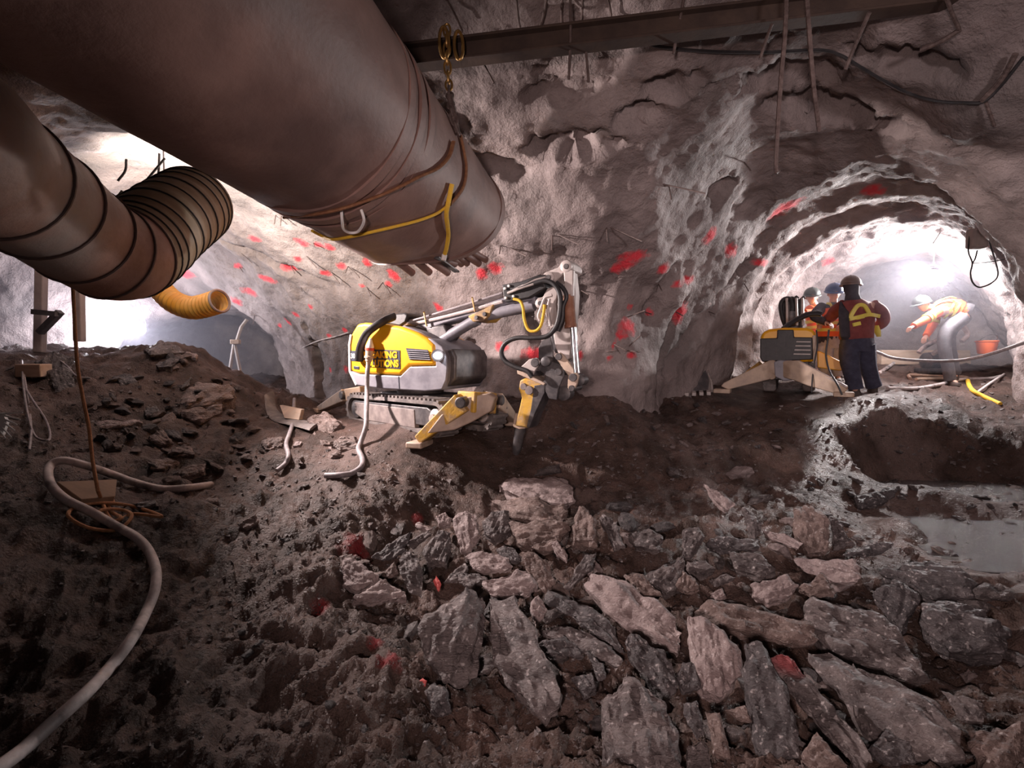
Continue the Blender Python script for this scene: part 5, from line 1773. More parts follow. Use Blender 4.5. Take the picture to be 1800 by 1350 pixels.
ground_hose([(1600, 668), (1598, 662), (1615, 662), (1650, 664), (1690, 665), (1700, 668), (1660, 668), (1610, 669)], .025, M_CREAM, 'cream hose folded in a flat loop on the right tunnel floor')
ground_hose([(1560, 686), (1610, 686), (1650, 679), (1690, 670), (1740, 668), (1760, 664)], .028, M_HOSEL, 'pale hose winding across the right tunnel floor beyond the back-turned worker')
ground_hose([(1701, 672), (1703, 680), (1710, 690), (1730, 701), (1758, 714)], .032, M_ROPEY, 'short yellow hose lying bent near the pale wall bulge')
ground_hose([(1718, 692), (1740, 676), (1765, 660)], .02, M_HOSEL, 'thin pale hose crossing behind the short yellow hose')
ground_hose([(1544, 662), (1562, 650), (1567, 646), (1571, 643)], .03, M_HOSEL, 'pale hose hanging over the timber board near the back-turned worker', lift=.06)
tag(mk('power_cable', tube(spline([W(1540, 618, 8.0), W(1570, 629, 7.9), W(1620, 634, 7.7), W(1680, 634, 7.4), W(1730, 625, 7.0), W(1790, 606, 6.4), W(1830, 590, 6.0)], 7), .022, 9), M_HOSE, smooth=True), 'grey cable slung across the right tunnel in front of the timber board', 'cable')
# equipment by the timber: a small pump with hoses
pc = W(1650, 610, 9.3)
pc[2] = gtop(pc[0], pc[1])
pm = thing('pump', 'grey pump with curved hoses behind the timber board', 'pump', pc)
mk('motor', lathe(pc + np.array([-.25, 0, .22]), (1, 0, .1), [(0, .12), (.03, .16), (.4, .16), (.43, .10)], 20), M_STEELD, pm, smooth=True)
mk('pump_base', box(pc + np.array([0, 0, .05]), (.6, .35, .1)), M_STEELD, pm, bevel=.01)
for k, pts in enumerate([[(1615, 620), (1625, 610), (1640, 602), (1650, 598)], [(1640, 622), (1655, 614), (1672, 614), (1682, 625)], [(1690, 600), (1700, 590), (1698, 580), (1690, 572)]]):
    mk('pump_hose', tube(spline([W(x, y, 9.1) for x, y in pts], 6), .04, 9), M_HOSEL, pm, smooth=True)
# lamp ballast hanging from the roof with its loop of cable
q0 = W(1717, 420, 6.3)
bl = thing('junction_box', 'small grey box hanging from the roof with a loop of cable, beside the right lamp', 'box', q0)
mk('case', box(q0 + np.array([0, 0, 0.0]), (.19, .14, .24)), M_CONC, bl, bevel=.03)
mk('cable_loop', tube(spline([W(1706, 405, 6.3), W(1702, 440, 6.3), W(1709, 462, 6.3), W(1706, 480, 6.3), W(1710, 497, 6.3), W(1722, 505, 6.3), W(1742, 498, 6.3), W(1754, 484, 6.3), W(1750, 460, 6.3), W(1742, 435, 6.3), W(1735, 410, 6.3)], 6), .009, 7), M_BLACK, bl, smooth=True)
mk('cable_tail', tube(spline([W(1718, 440, 6.3), W(1714, 455, 6.3), W(1709, 463, 6.3)], 6), .009, 7), M_BLACK, bl, smooth=True)
h_ = CAVE_BVH.ray_cast(Vector(q0), Vector((0, 0, 1)))
mk('hanger', rod(q0 + Z3 * .1, (q0[0], q0[1], (h_[0][2] if h_[0] is not None else q0[2] + 1) + .03), .007), M_STEELD, bl)
tag(mk('span_wire', tube(spline([W(1709, 463, 6.35), W(1735, 461, 6.3), W(1765, 456, 6.2), W(1790, 448, 6.0)], 5), .006, 6), M_BLACK), 'thin wire running from the hanging cable loop to the rock wall', 'wire')
# toothed bucket lying by the wall
tb = GF(1222, 692)
bkt = thing('digger_bucket', 'small toothed steel digging bucket lying at the foot of the wall by the second robot', 'bucket', tb)
bx = 7.3 / FPX
dpt = proj(tb)[2]
mk('bowl', prism([W(1203, 688, dpt), W(1200, 668, dpt + .1), W(1206, 650, dpt + .3), W(1240, 648, dpt + .3), W(1246, 668, dpt + .1), W(1248, 686, dpt)], np.array([.02, .06, 0])), M_STEELD, bkt, bevel=.01)
mk('side_cheek', prism([W(1243, 655, dpt + .3), W(1250, 672, dpt), W(1252, 690, dpt - .05), W(1245, 688, dpt - .03)], np.array([.03, .02, 0])), M_STEELL, bkt, bevel=.006)
mk('side_cheek', prism([W(1200, 655, dpt + .3), W(1203, 672, dpt), W(1204, 692, dpt - .05), W(1199, 690, dpt - .03)], np.array([.03, .02, 0])), M_STEELL, bkt, bevel=.006)
for k in range(4):
    mk('tooth', bar(W(1206 + k * 13, 690 - k * .6, dpt), W(1207 + k * 13, 694 - k * .6, dpt - .12), .06, .05), M_STEELL, bkt, bevel=.008)

# ---------------------------------------------------------------- left side: cables, rope, hoses
rpath = [W(128, 505, 3.6), W(131, 560, 3.6), W(136, 640, 3.55), W(146, 700, 3.5), W(156, 750, 3.45), W(163, 810, 3.4), W(172, 862, 3.35)]
gcl = [GF(x, y, .035) for x, y in [(178, 885), (190, 915), (205, 925), (235, 912), (285, 917), (240, 900), (190, 893), (140, 898), (120, 915), (150, 935), (190, 942), (215, 936), (232, 915), (215, 905), (180, 905), (172, 920), (200, 925), (212, 918), (195, 906), (178, 870), (190, 868), (200, 893)]]
tag(mk('rope', tube(np.concatenate([spline(rpath, 8), spline([rpath[-1]] + gcl, 7)[1:]]), .0115, 8), M_ROPEO, smooth=True), 'orange rope hanging from the flexible duct and coiled on the ground', 'rope')
hz = [GF(371, 858, .03), GF(330, 864, .03), GF(285, 866, .03), GF(240, 858, .04), GF(200, 848, .06), GF(150, 841, .10), GF(110, 843, .14), GF(88, 856, .14), GF(90, 876, .10), GF(115, 895, .07), GF(160, 915, .06), GF(205, 938, .05), GF(240, 958, .05), GF(262, 982, .05), GF(274, 1015, .05), GF(273, 1050, .05), GF(258, 1090, .05), GF(232, 1140, .05), GF(195, 1190, .05), GF(150, 1240, .05), GF(95, 1290, .05), GF(35, 1345, .05), GF(-40, 1400, .05)]
tag(mk('water_hose', tube(spline(hz, 9), .028, 14), M_HOSEL, smooth=True), 'thick mud-spattered hose looping round the coiled rope and running out of view', 'hose')
bdp = GF(150, 872, 0)
tag(mk('plywood_board', prism([GF(97, 868, .05), GF(203, 862, .05), GF(200, 893, .05), GF(140, 897, .04)], np.array([0, 0.02, .03])), M_BOARD, bevel=.004), 'brown plywood scrap lying under the hose loop', 'board')
bq = GF(60, 660, .05)
tag(mk('timber_block', box(bq, (.22, .18, .13), (unit(np.array([1, .2, 0])), unit(np.array([-.2, 1, 0])), Z3)), M_WOOD, bevel=.01), 'pale timber block on the dark heap near the wires', 'block')
for k, (lab, pts) in enumerate([('grey wire hanging from the dark wall, topmost loop of three beside the timber block', [(38, 640), (42, 690), (50, 740), (62, 775), (84, 783), (88, 770), (80, 745), (60, 715), (45, 690)]),
                                ('grey wire dropping down the dark wall beyond the timber block', [(38, 640), (48, 700), (55, 760), (52, 800)]),
                                ('pale wire looping over the dark heap behind the timber block', [(80, 640), (100, 638), (118, 650), (135, 668), (160, 672)])]):
    tag(mk('loose_wire', tube(spline([GF(x, y, .04) for x, y in pts], 6), .009, 7), M_HOSE, smooth=True), lab, 'wire')
# frayed bright tarp edge at the left border
fc = W(2, 745, 2.6)
fs = thing('frayed_sheet', 'frayed pale plastic sheet end poking in beside the loose wires', 'sheet', fc - np.array([0, 0, .06]))
mk('sheet', prism([W(-60, 728, 2.6), W(4, 726, 2.6), W(12, 742, 2.6), W(4, 765, 2.6), W(-60, 770, 2.6)], np.array([0, .015, 0])), M_WHITE, fs)
for a, b, c, d in [(2, 728, 40, 725), (6, 730, 36, 737), (10, 738, 30, 746), (8, 744, 26, 756), (4, 752, 20, 768), (0, 758, 10, 770)]:
    mk('strand', rod(W(a, b, 2.6), W(c, d, 2.58), .006, 6, .002), M_WHITE, fs)
# steel props against the far left wall
for lab, pts, d in (('pale upright post against the dark left wall, thicker of two', (74, 480, 70, 580), 6.2), ('pale upright post half hidden behind the hanging rope', (137, 512, 140, 560), 6.2)):
    tag(mk('prop_post', bar(W(pts[0], pts[1] - 60, d), W(pts[2], pts[3] + 40, d), .11, .09), M_CONC, bevel=.01), lab, 'post')
tag(mk('prop_brace', bar(W(70, 585, 6.1), W(106, 548, 6.1), .08, .06), M_STEELD), 'dark diagonal brace between the pale posts on the left wall', 'brace')
tag(mk('prop_rail', bar(W(58, 548, 6.05), W(100, 552, 6.05), .06, .06), M_STEELD), 'short dark rail across the thicker pale post', 'rail')
# lattice girder on the far face of the left tunnel
gt = W(412, 600, 9.0)
g_ = thing('lattice_girder', 'pale triangular lattice girder standing in the left tunnel behind the rubble heap', 'girder', W(412, 690, 9.0))
for a, b, c, d in [(412, 600, 398, 690), (412, 602, 430, 690), (402, 652, 424, 653), (416, 600, 424, 575), (424, 575, 434, 562)]:
    mk('bar', rod(W(a, b, 9.0), W(c, d, 9.0), .03, 8), M_STEELL, g_)
mk('node', box(W(414, 601, 8.95), (.16, .08, .08)), M_CREAM, g_, bevel=.01)
# wires and hangers on the roof near the flexible duct
for lab, pts in (('bent black bar hanging from the roof over the flexible duct', [(150, 318, 4.9), (165, 330, 4.9), (185, 345, 4.9), (205, 345, 4.9), (215, 335, 4.9)]), ('long thin rod leaning from the roof towards the flexible duct', [(290, 278, 5.0), (255, 320, 5.0), (222, 360, 5.0), (200, 368, 5.0)]),
                 ('thin wire dangling near the bright roof beside the brown duct', [(280, 270, 5.1), (279, 300, 5.1), (276, 320, 5.1)]), ('short wire hooked on the bright roof over the leaning rod', [(222, 280, 5.0), (220, 300, 5.0), (207, 318, 5.0)])):
    tag(mk('roof_wire', tube(spline([W(*p) for p in pts], 6), .011, 7), M_BLACK), lab, 'wire')
p_, n_ = C(535, 612)
tag(mk('wall_wire', tube(spline([C(x, y)[0] + C(x, y)[1] * .03 for x, y in [(535, 610), (560, 598), (590, 592), (615, 582)]], 5), .010, 7), M_HOSEL, smooth=True), 'pale wire fixed along the wall behind the yellow cover', 'wire')
# ---------------------------------------------------------------- broken rock
def rock_geo(pts, seed, rough=.06, target=.03, strat=None, cap=2200):
    """hull of the given points, cut fine and roughened; strat = bedding direction"""
    bm = bmesh.new()
    for p in pts:
        bm.verts.new(tuple(p))
    bmesh.ops.convex_hull(bm, input=bm.verts)
    bmesh.ops.delete(bm, geom=[v for v in bm.verts if not v.link_faces], context='VERTS')
    bmesh.ops.triangulate(bm, faces=bm.faces)
    for _ in range(6):
        long_ = [e for e in bm.edges if e.calc_length() > target]
        if not long_ or len(bm.faces) > cap:
            break
        bmesh.ops.subdivide_edges(bm, edges=long_, cuts=1)
        bmesh.ops.triangulate(bm, faces=bm.faces)
    bm.verts.index_update()
    V = np.array([v.co[:] for v in bm.verts])
    bm.normal_update()
    N = np.array([v.normal[:] for v in bm.verts])
    F = [tuple(v.index for v in f.verts) for f in bm.faces]
    bm.free()
    size = np.ptp(V, axis=0).max()
    off = np.array([seed * 3.1, seed * 1.7, seed * .9])
    q = V / size
    A = fbm(q * 2.6 + off, 3) * .8 + fbm(q * 7 + off, 3) * .45
    if strat is not None:
        s = unit(strat)
        t = q - np.outer(q @ s, s) * .78
        A = A + .55 * fbm(t * 11 + off, 3)
        A = A - .5 * np.maximum(0, vnoise(t * 8 + off * 2)) ** 2
    V = V + N * (A * rough * size)[:, None]
    return V, F


def rock_obj(name, g, m, label, group=None):
    V, F = g
    o = mk(name, g, m, smooth=True, angle=28)
    return tag(o, label, 'rock', group)


CROPS = dict(A=(600, 800, 2.455), B=(1200, 800, 2.455), C=(0, 560, 3.6), D=(440, 700, 4.5))


def place_rock(crop, poly, m, label, tilt=.5, thick=.5, seed=0, group=None, name='rock', rough=.055):
    ox, oy, sc = CROPS[crop]
    px = np.array([(ox + x / sc, oy + y / sc) for x, y in poly])
    c = px.mean(0)
    g0 = G(*c)
    rs = np.random.RandomState(seed + 100)
    toc = unit((CAM - g0) * np.array([1, 1, .35]))
    n = unit(np.array([0, 0, 1.0]) + toc * tilt + np.array([rs.uniform(-.18, .18), rs.uniform(-.1, .1), 0]))
    d0 = (g0 - CAM) @ FWD
    size = np.ptp(px, axis=0).max() * d0 / FPX
    best = None
    for k in range(40):
        f = 1 - k * .012
        q = CAM + (g0 - CAM) * f
        P_ = []
        for x, y in px:
            v = ray(x, y)
            P_.append(CAM + v * (((q - CAM) @ n) / (v @ n)))
        P_ = np.array(P_)
        h = P_[:, 2] - ground(P_[:, :2])
        best = P_
        if np.sort(h)[1] > -.01:
            break
    P_ = best
    cen = P_.mean(0)
    ext = P_ - cen
    sv = np.linalg.svd(ext, full_matrices=False)
    ax = sv[2][0]
    minor = np.linalg.norm(ext @ sv[2][1]) / math.sqrt(len(P_))
    T = max(.03, thick * minor * 1.9)
    top = cen + ext * rs.uniform(.62, .86, (len(P_), 1)) + n * T * rs.uniform(.05, .38, (len(P_), 1))
    bot = cen + ext * rs.uniform(.8, 1.02, (len(P_), 1)) - n * T * rs.uniform(.7, 1.1, (len(P_), 1))
    pts = np.concatenate([P_ + n * T * rs.uniform(-.15, .08, (len(P_), 1)), top, bot])
    g = rock_geo(pts, seed + 3, rough, max(.011, size / 36), ax, 5200)
    return rock_obj(name, g, m, label, group)


# (view, outline, material, label) of every larger rock, measured one by one
BIG = [
 ('A', [(670, 125), (720, 105), (960, 90), (1005, 150), (1000, 195), (960, 215), (770, 185)], M_ROCKP, 'pale flat pinkish slab lying just below the breaker chisel', .3, .4),
 ('A', [(640, 190), (760, 185), (980, 215), (985, 260), (940, 300), (740, 270)], M_ROCKB, 'brown flat stone tucked under the pale pinkish slab', .4, .5),
 ('A', [(730, 285), (860, 285), (985, 290), (985, 320), (900, 415), (770, 390)], M_ROCKB, 'blocky brownish stone below the pale flat slab', .6, .6),
 ('A', [(990, 300), (1030, 215), (1070, 235), (1105, 290), (1100, 390), (1000, 390)], M_ROCKB, 'upright rounded brown stone right of the pale flat slab', .9, .6),
 ('A', [(480, 270), (530, 235), (580, 250), (600, 350), (560, 420), (525, 410), (490, 340)], M_ROCKP, 'pale wrinkled stone standing on end at the upper left of the pile', .9, .5),
 ('A', [(610, 290), (650, 240), (720, 240), (730, 320), (660, 370), (615, 330)], M_ROCK, 'lumpy grey stone between the wrinkled stone and the blocky one', .8, .6),
 ('A', [(350, 420), (420, 315), (470, 330), (480, 390), (450, 480), (370, 465)], M_ROCK, 'grey triangular boulder with scored face at the left of the pile', 1., .6),
 ('A', [(250, 440), (280, 400), (330, 430), (350, 520), (350, 620), (290, 590), (250, 500)], M_ROCK, 'dark leaf-shaped slab standing next to the pale mud-bank stones', 1.1, .35),
 ('A', [(0, 430), (60, 445), (165, 520), (160, 560), (60, 580), (0, 560)], M_ROCKP, 'pale pitted stone at the left tip of the pile', .7, .6),
 ('A', [(60, 615), (190, 535), (270, 580), (280, 610), (130, 640)], M_ROCKP, 'tan wedge stone just below the pale pitted stone', .5, .5),
 ('A', [(540, 440), (600, 410), (720, 450), (740, 480), (690, 505), (580, 490)], M_ROCKP, 'whitish knobbly stone lying flat in the middle of the pile', .6, .5),
 ('A', [(780, 440), (820, 400), (900, 480), (920, 550), (880, 595), (820, 540)], M_ROCKB, 'smooth brown pointed stone in the middle of the pile', .9, .45),
 ('A', [(600, 540), (700, 510), (800, 500), (850, 560), (800, 610), (640, 600)], M_ROCKP, 'crumbling pale stone above the two biggest central slabs', .6, .5),
 ('A', [(430, 650), (540, 570), (620, 600), (640, 690), (600, 840), (590, 960), (500, 1000), (440, 970), (350, 860), (340, 750)], M_ROCK, 'huge grey broad slab at the left edge of the pile above the mud', .7, .45),
 ('A', [(640, 620), (740, 620), (800, 700), (830, 760), (940, 1010), (930, 1090), (880, 1155), (780, 1070), (770, 990), (640, 880), (650, 740)], M_ROCK, 'long grey slab pointing at the viewer in the centre of the pile', .7, .35),
 ('A', [(1040, 560), (1070, 495), (1160, 520), (1310, 620), (1430, 680), (1470, 770), (1455, 855), (1330, 790), (1230, 750), (1160, 670)], M_ROCKP, 'long pale pinkish boulder with a rough crumbly surface', .7, .5),
 ('A', [(885, 620), (900, 590), (1050, 640), (1180, 740), (1220, 840), (1180, 830), (1090, 740), (960, 680)], M_ROCKD, 'dark splintered slab below the long pale boulder', .6, .35),
 ('A', [(840, 760), (920, 730), (1040, 745), (1170, 820), (1210, 890), (1180, 905), (1060, 830), (940, 775)], M_ROCK, 'glittering striped splinter lying under the dark splintered slab', .7, .4),
 ('A', [(840, 820), (960, 780), (1040, 830), (1045, 870), (880, 855)], M_ROCKD, 'dark thin plate under the glittering splinter', .6, .35),
 ('A', [(1225, 780), (1270, 765), (1400, 850), (1445, 940), (1440, 1020), (1390, 1070), (1330, 1010), (1235, 880)], M_ROCKD, 'smooth dark slab leaning below the long pale boulder', .9, .35),
 ('A', [(1110, 1040), (1240, 965), (1400, 1060), (1460, 1200), (1473, 1350), (1300, 1400), (1120, 1360)], M_ROCK, 'large rough boulder cut by the bottom edge of the picture', .6, .5),
 ('A', [(360, 1020), (400, 980), (460, 1020), (475, 1110), (430, 1130), (390, 1100)], M_ROCKD, 'rounded dark cobble on the mud beside the small red stone', .8, .7),
 ('A', [(690, 920), (740, 910), (775, 1000), (770, 1045), (720, 1010)], M_ROCKD, 'small dark stone wedged beside the long central slab', .8, .5),
 ('A', [(1110, 270), (1140, 250), (1200, 310), (1220, 400), (1180, 410), (1150, 350)], M_ROCK, 'slanting grey splinter right of the upright brown stone', .9, .4),
 ('A', [(960, 570), (1050, 430), (1095, 430), (1080, 480), (980, 590)], M_ROCK, 'narrow bar of rock leaning over the long pale boulder', .8, .5),
 ('A', [(900, 380), (930, 365), (980, 430), (975, 465), (930, 430)], M_ROCKP, 'small pale splinter beside the smooth brown stone', .9, .5),
 ('A', [(665, 405), (740, 395), (780, 440), (760, 465), (690, 440)], M_ROCKD, 'small dark pitted stone above the smooth brown pointed stone', .7, .5),
 ('A', [(1240, 340), (1330, 310), (1390, 360), (1370, 420), (1270, 390)], M_ROCK, 'ridged grey stone right of the slanting splinter', .7, .5),
 ('A', [(1310, 520), (1473, 430), (1485, 500), (1473, 560), (1400, 600)], M_ROCK, 'angular grey block above the end of the long pale boulder', .8, .55),
 ('A', [(1220, 510), (1300, 510), (1380, 600), (1290, 610), (1240, 560)], M_ROCKB, 'brown lump resting against the long pale boulder', .8, .6),
 ('A', [(500, 510), (590, 505), (640, 540), (560, 580), (510, 550)], M_ROCK, 'small grey block above the huge broad slab', .7, .6),
 ('A', [(440, 550), (530, 460), (550, 490), (500, 550)], M_ROCK, 'thin grey shard leaning beside the whitish knobbly stone', .8, .35),
 ('A', [(280, 385), (370, 325), (390, 340), (310, 400)], M_ROCK, 'thin grey shard above the grey triangular boulder', .7, .4),
 ('A', [(130, 440), (260, 360), (300, 330), (270, 420), (180, 460)], M_ROCKD, 'long dark shard above the leaf-shaped slab', .6, .4),
 ('A', [(410, 265), (450, 245), (475, 270), (470, 300), (420, 300)], M_ROCKP, 'small pale cobble at the top left of the pile', .7, .6),
 ('A', [(190, 500), (230, 460), (245, 510), (200, 530)], M_ROCKB, 'small brown stone between pale pitted stone and leaf-shaped slab', .7, .6),
 ('A', [(1060, 850), (1130, 900), (1140, 960), (1110, 975)], M_ROCKD, 'small dark shard standing below the glittering splinter', .9, .4),
 ('A', [(815, 650), (850, 600), (890, 670), (840, 740)], M_ROCKP, 'small pale shard beside the head of the long central slab', .8, .5),
 ('A', [(990, 960), (1080, 940), (1100, 1010), (1050, 1050)], M_ROCKD, 'small dark stone in the gap beside the rough bottom boulder', .7, .5),
 ('A', [(395, 545), (410, 515), (430, 560), (420, 585)], M_ROCKR, 'small stone sprayed bright red above the huge broad slab', .9, .6),
 ('A', [(338, 970), (352, 960), (368, 975), (365, 1002), (345, 1004)], M_ROCKR, 'tiny stone sprayed bright red beside the rounded dark cobble', .8, .8),
 ('B', [(20, 680), (80, 690), (180, 760), (250, 850), (255, 940), (160, 1040), (90, 1020), (50, 900)], M_ROCKP, 'big pale rounded boulder right of the smooth dark slab', .8, .5),
 ('B', [(60, 680), (130, 640), (280, 660), (540, 750), (560, 790), (530, 810), (300, 780), (130, 720)], M_ROCKB, 'long dark bar of rock lying behind the big pale rounded boulder', .6, .5),
 ('B', [(540, 640), (680, 640), (830, 690), (920, 750), (1000, 850), (1050, 950), (980, 950), (800, 860), (620, 830), (545, 720)], M_ROCK, 'broad flat grey slab above the biggest slab at the right', .5, .35),
 ('B', [(540, 850), (620, 840), (800, 900), (980, 990), (1100, 1060), (1200, 1180), (1200, 1300), (1120, 1310), (900, 1290), (760, 1180), (590, 940)], M_ROCK, 'biggest flat slab of the pile, lying low at the right', .5, .3),
 ('B', [(365, 870), (430, 850), (480, 870), (600, 1050), (740, 1180), (830, 1330), (750, 1370), (600, 1180), (470, 1040), (400, 960)], M_ROCK, 'long narrow slab with a red sprayed tip beside the biggest slab', .7, .4),
 ('B', [(260, 800), (340, 810), (380, 900), (480, 1100), (500, 1300), (350, 1340), (290, 1130), (270, 950)], M_ROCKD, 'long dark slab between the pale rounded boulder and the red-tipped slab', .7, .45),
 ('B', [(470, 440), (570, 460), (750, 450), (770, 500), (760, 550), (660, 550), (520, 500)], M_ROCKP, 'pale thin slab lying flat near the muddy boulder', .5, .35),
 ('B', [(290, 560), (350, 540), (450, 525), (500, 560), (470, 600), (370, 640), (300, 610)], M_ROCKP, 'pale blunt stone left of the thin pale slab', .7, .6),
 ('B', [(870, 490), (1040, 450), (1200, 490), (1260, 550), (1270, 600), (1100, 610), (1000, 550)], M_ROCKD, 'black flat boulder below the shining puddle', .5, .5),
 ('B', [(820, 590), (920, 545), (1010, 580), (1020, 650), (950, 760), (900, 700)], M_ROCKD, 'dark lumpy boulder above the broad flat grey slab', .8, .6),
 ('B', [(1030, 640), (1150, 620), (1300, 680), (1400, 760), (1380, 860), (1150, 850), (1040, 760)], M_ROCKD, 'wide dark boulder at the right under the black flat boulder', .5, .5),
 ('B', [(480, 240), (560, 200), (630, 280), (620, 410), (540, 420), (490, 330)], M_ROCKB, 'upright muddy boulder at the top of the pile', 1., .6),
 ('B', [(630, 270), (680, 290), (740, 380), (650, 410)], M_ROCK, 'striped wedge leaning on the upright muddy boulder', .9, .4),
 ('B', [(200, 420), (340, 430), (400, 490), (330, 520), (230, 490)], M_ROCK, 'grey glinting stone left of the upright muddy boulder', .6, .5),
 ('B', [(90, 120), (130, 140), (230, 210), (180, 250), (120, 190)], M_ROCKP, 'pale pointed stone at the upper edge of the pile', .8, .4),
 ('B', [(0, 320), (70, 310), (100, 350), (30, 440), (0, 440)], M_ROCK, 'grey squarish block near the pale pointed stone', .8, .5),
 ('B', [(100, 380), (180, 350), (320, 370), (330, 400), (150, 420)], M_ROCKD, 'dark long stone beside the grey squarish block', .5, .5),
 ('B', [(350, 330), (440, 340), (520, 380), (500, 405), (380, 360)], M_ROCKP, 'pale thin plate at the foot of the upright muddy boulder', .6, .35),
 ('B', [(680, 430), (800, 390), (900, 385), (880, 405), (720, 440)], M_ROCKD, 'thin dark blade of rock pointing at the puddle', .5, .4),
 ('B', [(750, 190), (850, 150), (940, 130), (920, 170), (830, 220), (760, 220)], M_ROCKD, 'dark low boulder by the wet streaks', .6, .5),
 ('B', [(120, 600), (170, 570), (190, 610), (150, 630)], M_ROCKP, 'small pale pebble left of the pale blunt stone', .7, .7),
 ('B', [(20, 460), (100, 460), (140, 490), (80, 520), (20, 500)], M_ROCK, 'grey lump under the grey squarish block', .7, .6),
 ('B', [(0, 500), (50, 530), (70, 570), (20, 590), (-30, 560)], M_ROCKB, 'brown lump beside the head of the long pale boulder', .7, .6),
 ('B', [(110, 540), (190, 510), (225, 530), (140, 570)], M_ROCK, 'grey sliver above the small pale pebble', .7, .5),
 ('B', [(1090, 420), (1160, 405), (1190, 435), (1110, 455)], M_ROCKD, 'small black stone standing in the shining puddle', .6, .7),
 ('B', [(1120, 1020), (1230, 1040), (1310, 1080), (1300, 1150), (1200, 1140)], M_ROCK, 'grey slab end right of the biggest slab', .5, .4),
 ('B', [(0, 1070), (60, 1060), (100, 1200), (60, 1230), (20, 1150)], M_ROCKD, 'dark upright shard below the big pale rounded boulder', .9, .5),
 ('B', [(100, 1110), (160, 1110), (200, 1300), (140, 1290)], M_ROCKB, 'narrow brown shard next to the dark upright shard', .9, .5),
 ('B', [(20, 1250), (100, 1230), (130, 1370), (20, 1370)], M_ROCK, 'grey stone cut by the bottom edge beside the rough boulder', .7, .6),
 ('B', [(180, 1100), (270, 1080), (300, 1150), (250, 1140)], M_ROCKB, 'yellowish brown shard left of the long dark slab', .7, .4),
 ('B', [(1240, 1200), (1473, 1150), (1500, 1370), (1280, 1370)], M_ROCKB, 'brownish rock filling the bottom right corner', .5, .5),
 ('B', [(0, 890), (60, 900), (80, 1000), (0, 1030), (-30, 960)], M_ROCKD, 'dark block between the smooth dark slab and the pale rounded boulder', .8, .5),
 ('B', [(260, 230), (350, 290), (310, 370), (290, 350), (310, 290)], M_ROCK, 'bent grey splinter left of the upright muddy boulder', .7, .4),
 ('B', [(500, 1300), (580, 1200), (700, 1340), (500, 1370)], M_ROCKB, 'brown rock low beside the red-tipped slab', .6, .5),
 ('B', [(500, 570), (600, 520), (660, 590), (560, 610)], M_ROCKB, 'brown flat stone under the thin pale slab', .6, .5),
 ('B', [(880, 1180), (980, 1240), (1010, 1330), (880, 1340), (800, 1270)], M_ROCKD, 'dark rock under the lower end of the biggest slab', .5, .4),
 ('C', [(980, 290), (1100, 240), (1190, 230), (1080, 305), (1000, 305)], M_ROCKD, 'dark pointed wedge on the crest of the rubble heap', .4, .5),
 ('C', [(1140, 490), (1250, 400), (1400, 400), (1500, 450), (1480, 500), (1380, 540), (1160, 560)], M_ROCKB, 'biggest brown slab high on the rubble heap', .4, .5),
 ('C', [(1140, 590), (1260, 560), (1410, 540), (1390, 600), (1270, 650), (1150, 620)], M_ROCKB, 'second brown slab right under the biggest one on the heap', .5, .4),
 ('C', [(1050, 620), (1090, 590), (1115, 620), (1110, 680), (1010, 690), (1005, 640)], M_ROCKB, 'rounded brown block left of the two heap slabs', .8, .6),
 ('C', [(930, 750), (1030, 700), (1090, 780), (1060, 800), (980, 790)], M_ROCKB, 'brown wedge halfway down the rubble heap', .7, .5),
 ('C', [(1040, 700), (1130, 710), (1160, 770), (1060, 750)], M_ROCKD, 'dark chip beside the brown wedge on the heap', .7, .5),
 ('C', [(940, 910), (1080, 880), (1140, 900), (1050, 950), (960, 950)], M_ROCKB, 'flat brown stone low on the rubble heap', .5, .5),
 ('C', [(1090, 1000), (1220, 930), (1300, 920), (1290, 970), (1150, 1010)], M_ROCKB, 'pale brown slab just above the black hose end', .5, .5),
 ('C', [(1060, 830), (1200, 800), (1220, 860), (1100, 870)], M_ROCKB, 'squat brown stone under the dark chip on the heap', .5, .5),
 ('C', [(910, 580), (980, 550), (1020, 600), (930, 620)], M_ROCKD, 'dark stone upper left of the brown heap block', .7, .5),
 ('C', [(900, 190), (1020, 150), (1090, 180), (1170, 210), (960, 230)], M_ROCK, 'grey slab at the very top of the rubble heap', .3, .4),
 ('C', [(1180, 210), (1250, 220), (1240, 245), (1160, 230)], M_ROCKP, 'small pale stone on the crest of the heap by the dark wedge', .4, .5),
 ('C', [(710, 370), (820, 350), (880, 400), (760, 420)], M_ROCKD, 'dark flat stone in the hazy part of the heap', .4, .5),
 ('C', [(1130, 430), (1220, 370), (1200, 420), (1150, 445)], M_ROCKD, 'dark sliver above the biggest heap slab', .6, .4),
 ('C', [(600, 660), (720, 645), (880, 640), (900, 660), (760, 680), (640, 690)], M_ROCKP, 'long pale stone half way down the shaded heap', .4, .4),
 ('C', [(220, 270), (340, 220), (470, 240), (470, 330), (300, 330)], M_ROCKD, 'large dark boulder at the far left of the heap', .5, .6),
 ('C', [(280, 335), (430, 320), (500, 450), (350, 470)], M_ROCKD, 'dark sloping boulder beside the pale timber block', .7, .6),
 ('C', [(1250, 1150), (1380, 1110), (1390, 1170), (1270, 1200)], M_ROCKB, 'brown stone beneath the black hose end', .6, .6),
 ('C', [(1500, 1300), (1620, 1240), (1640, 1290), (1560, 1330)], M_ROCKB, 'brown stone lying alone on the muddy slope', .6, .6),
 ('C', [(840, 1170), (980, 1150), (1010, 1190), (880, 1210)], M_ROCKD, 'dark flat stone in the shade under the heap', .5, .5),
 ('D', [(90, 340), (160, 305), (250, 310), (280, 350), (260, 400), (120, 405)], M_ROCKB, 'smooth brown stone beside the short grey cable', .5, .6),
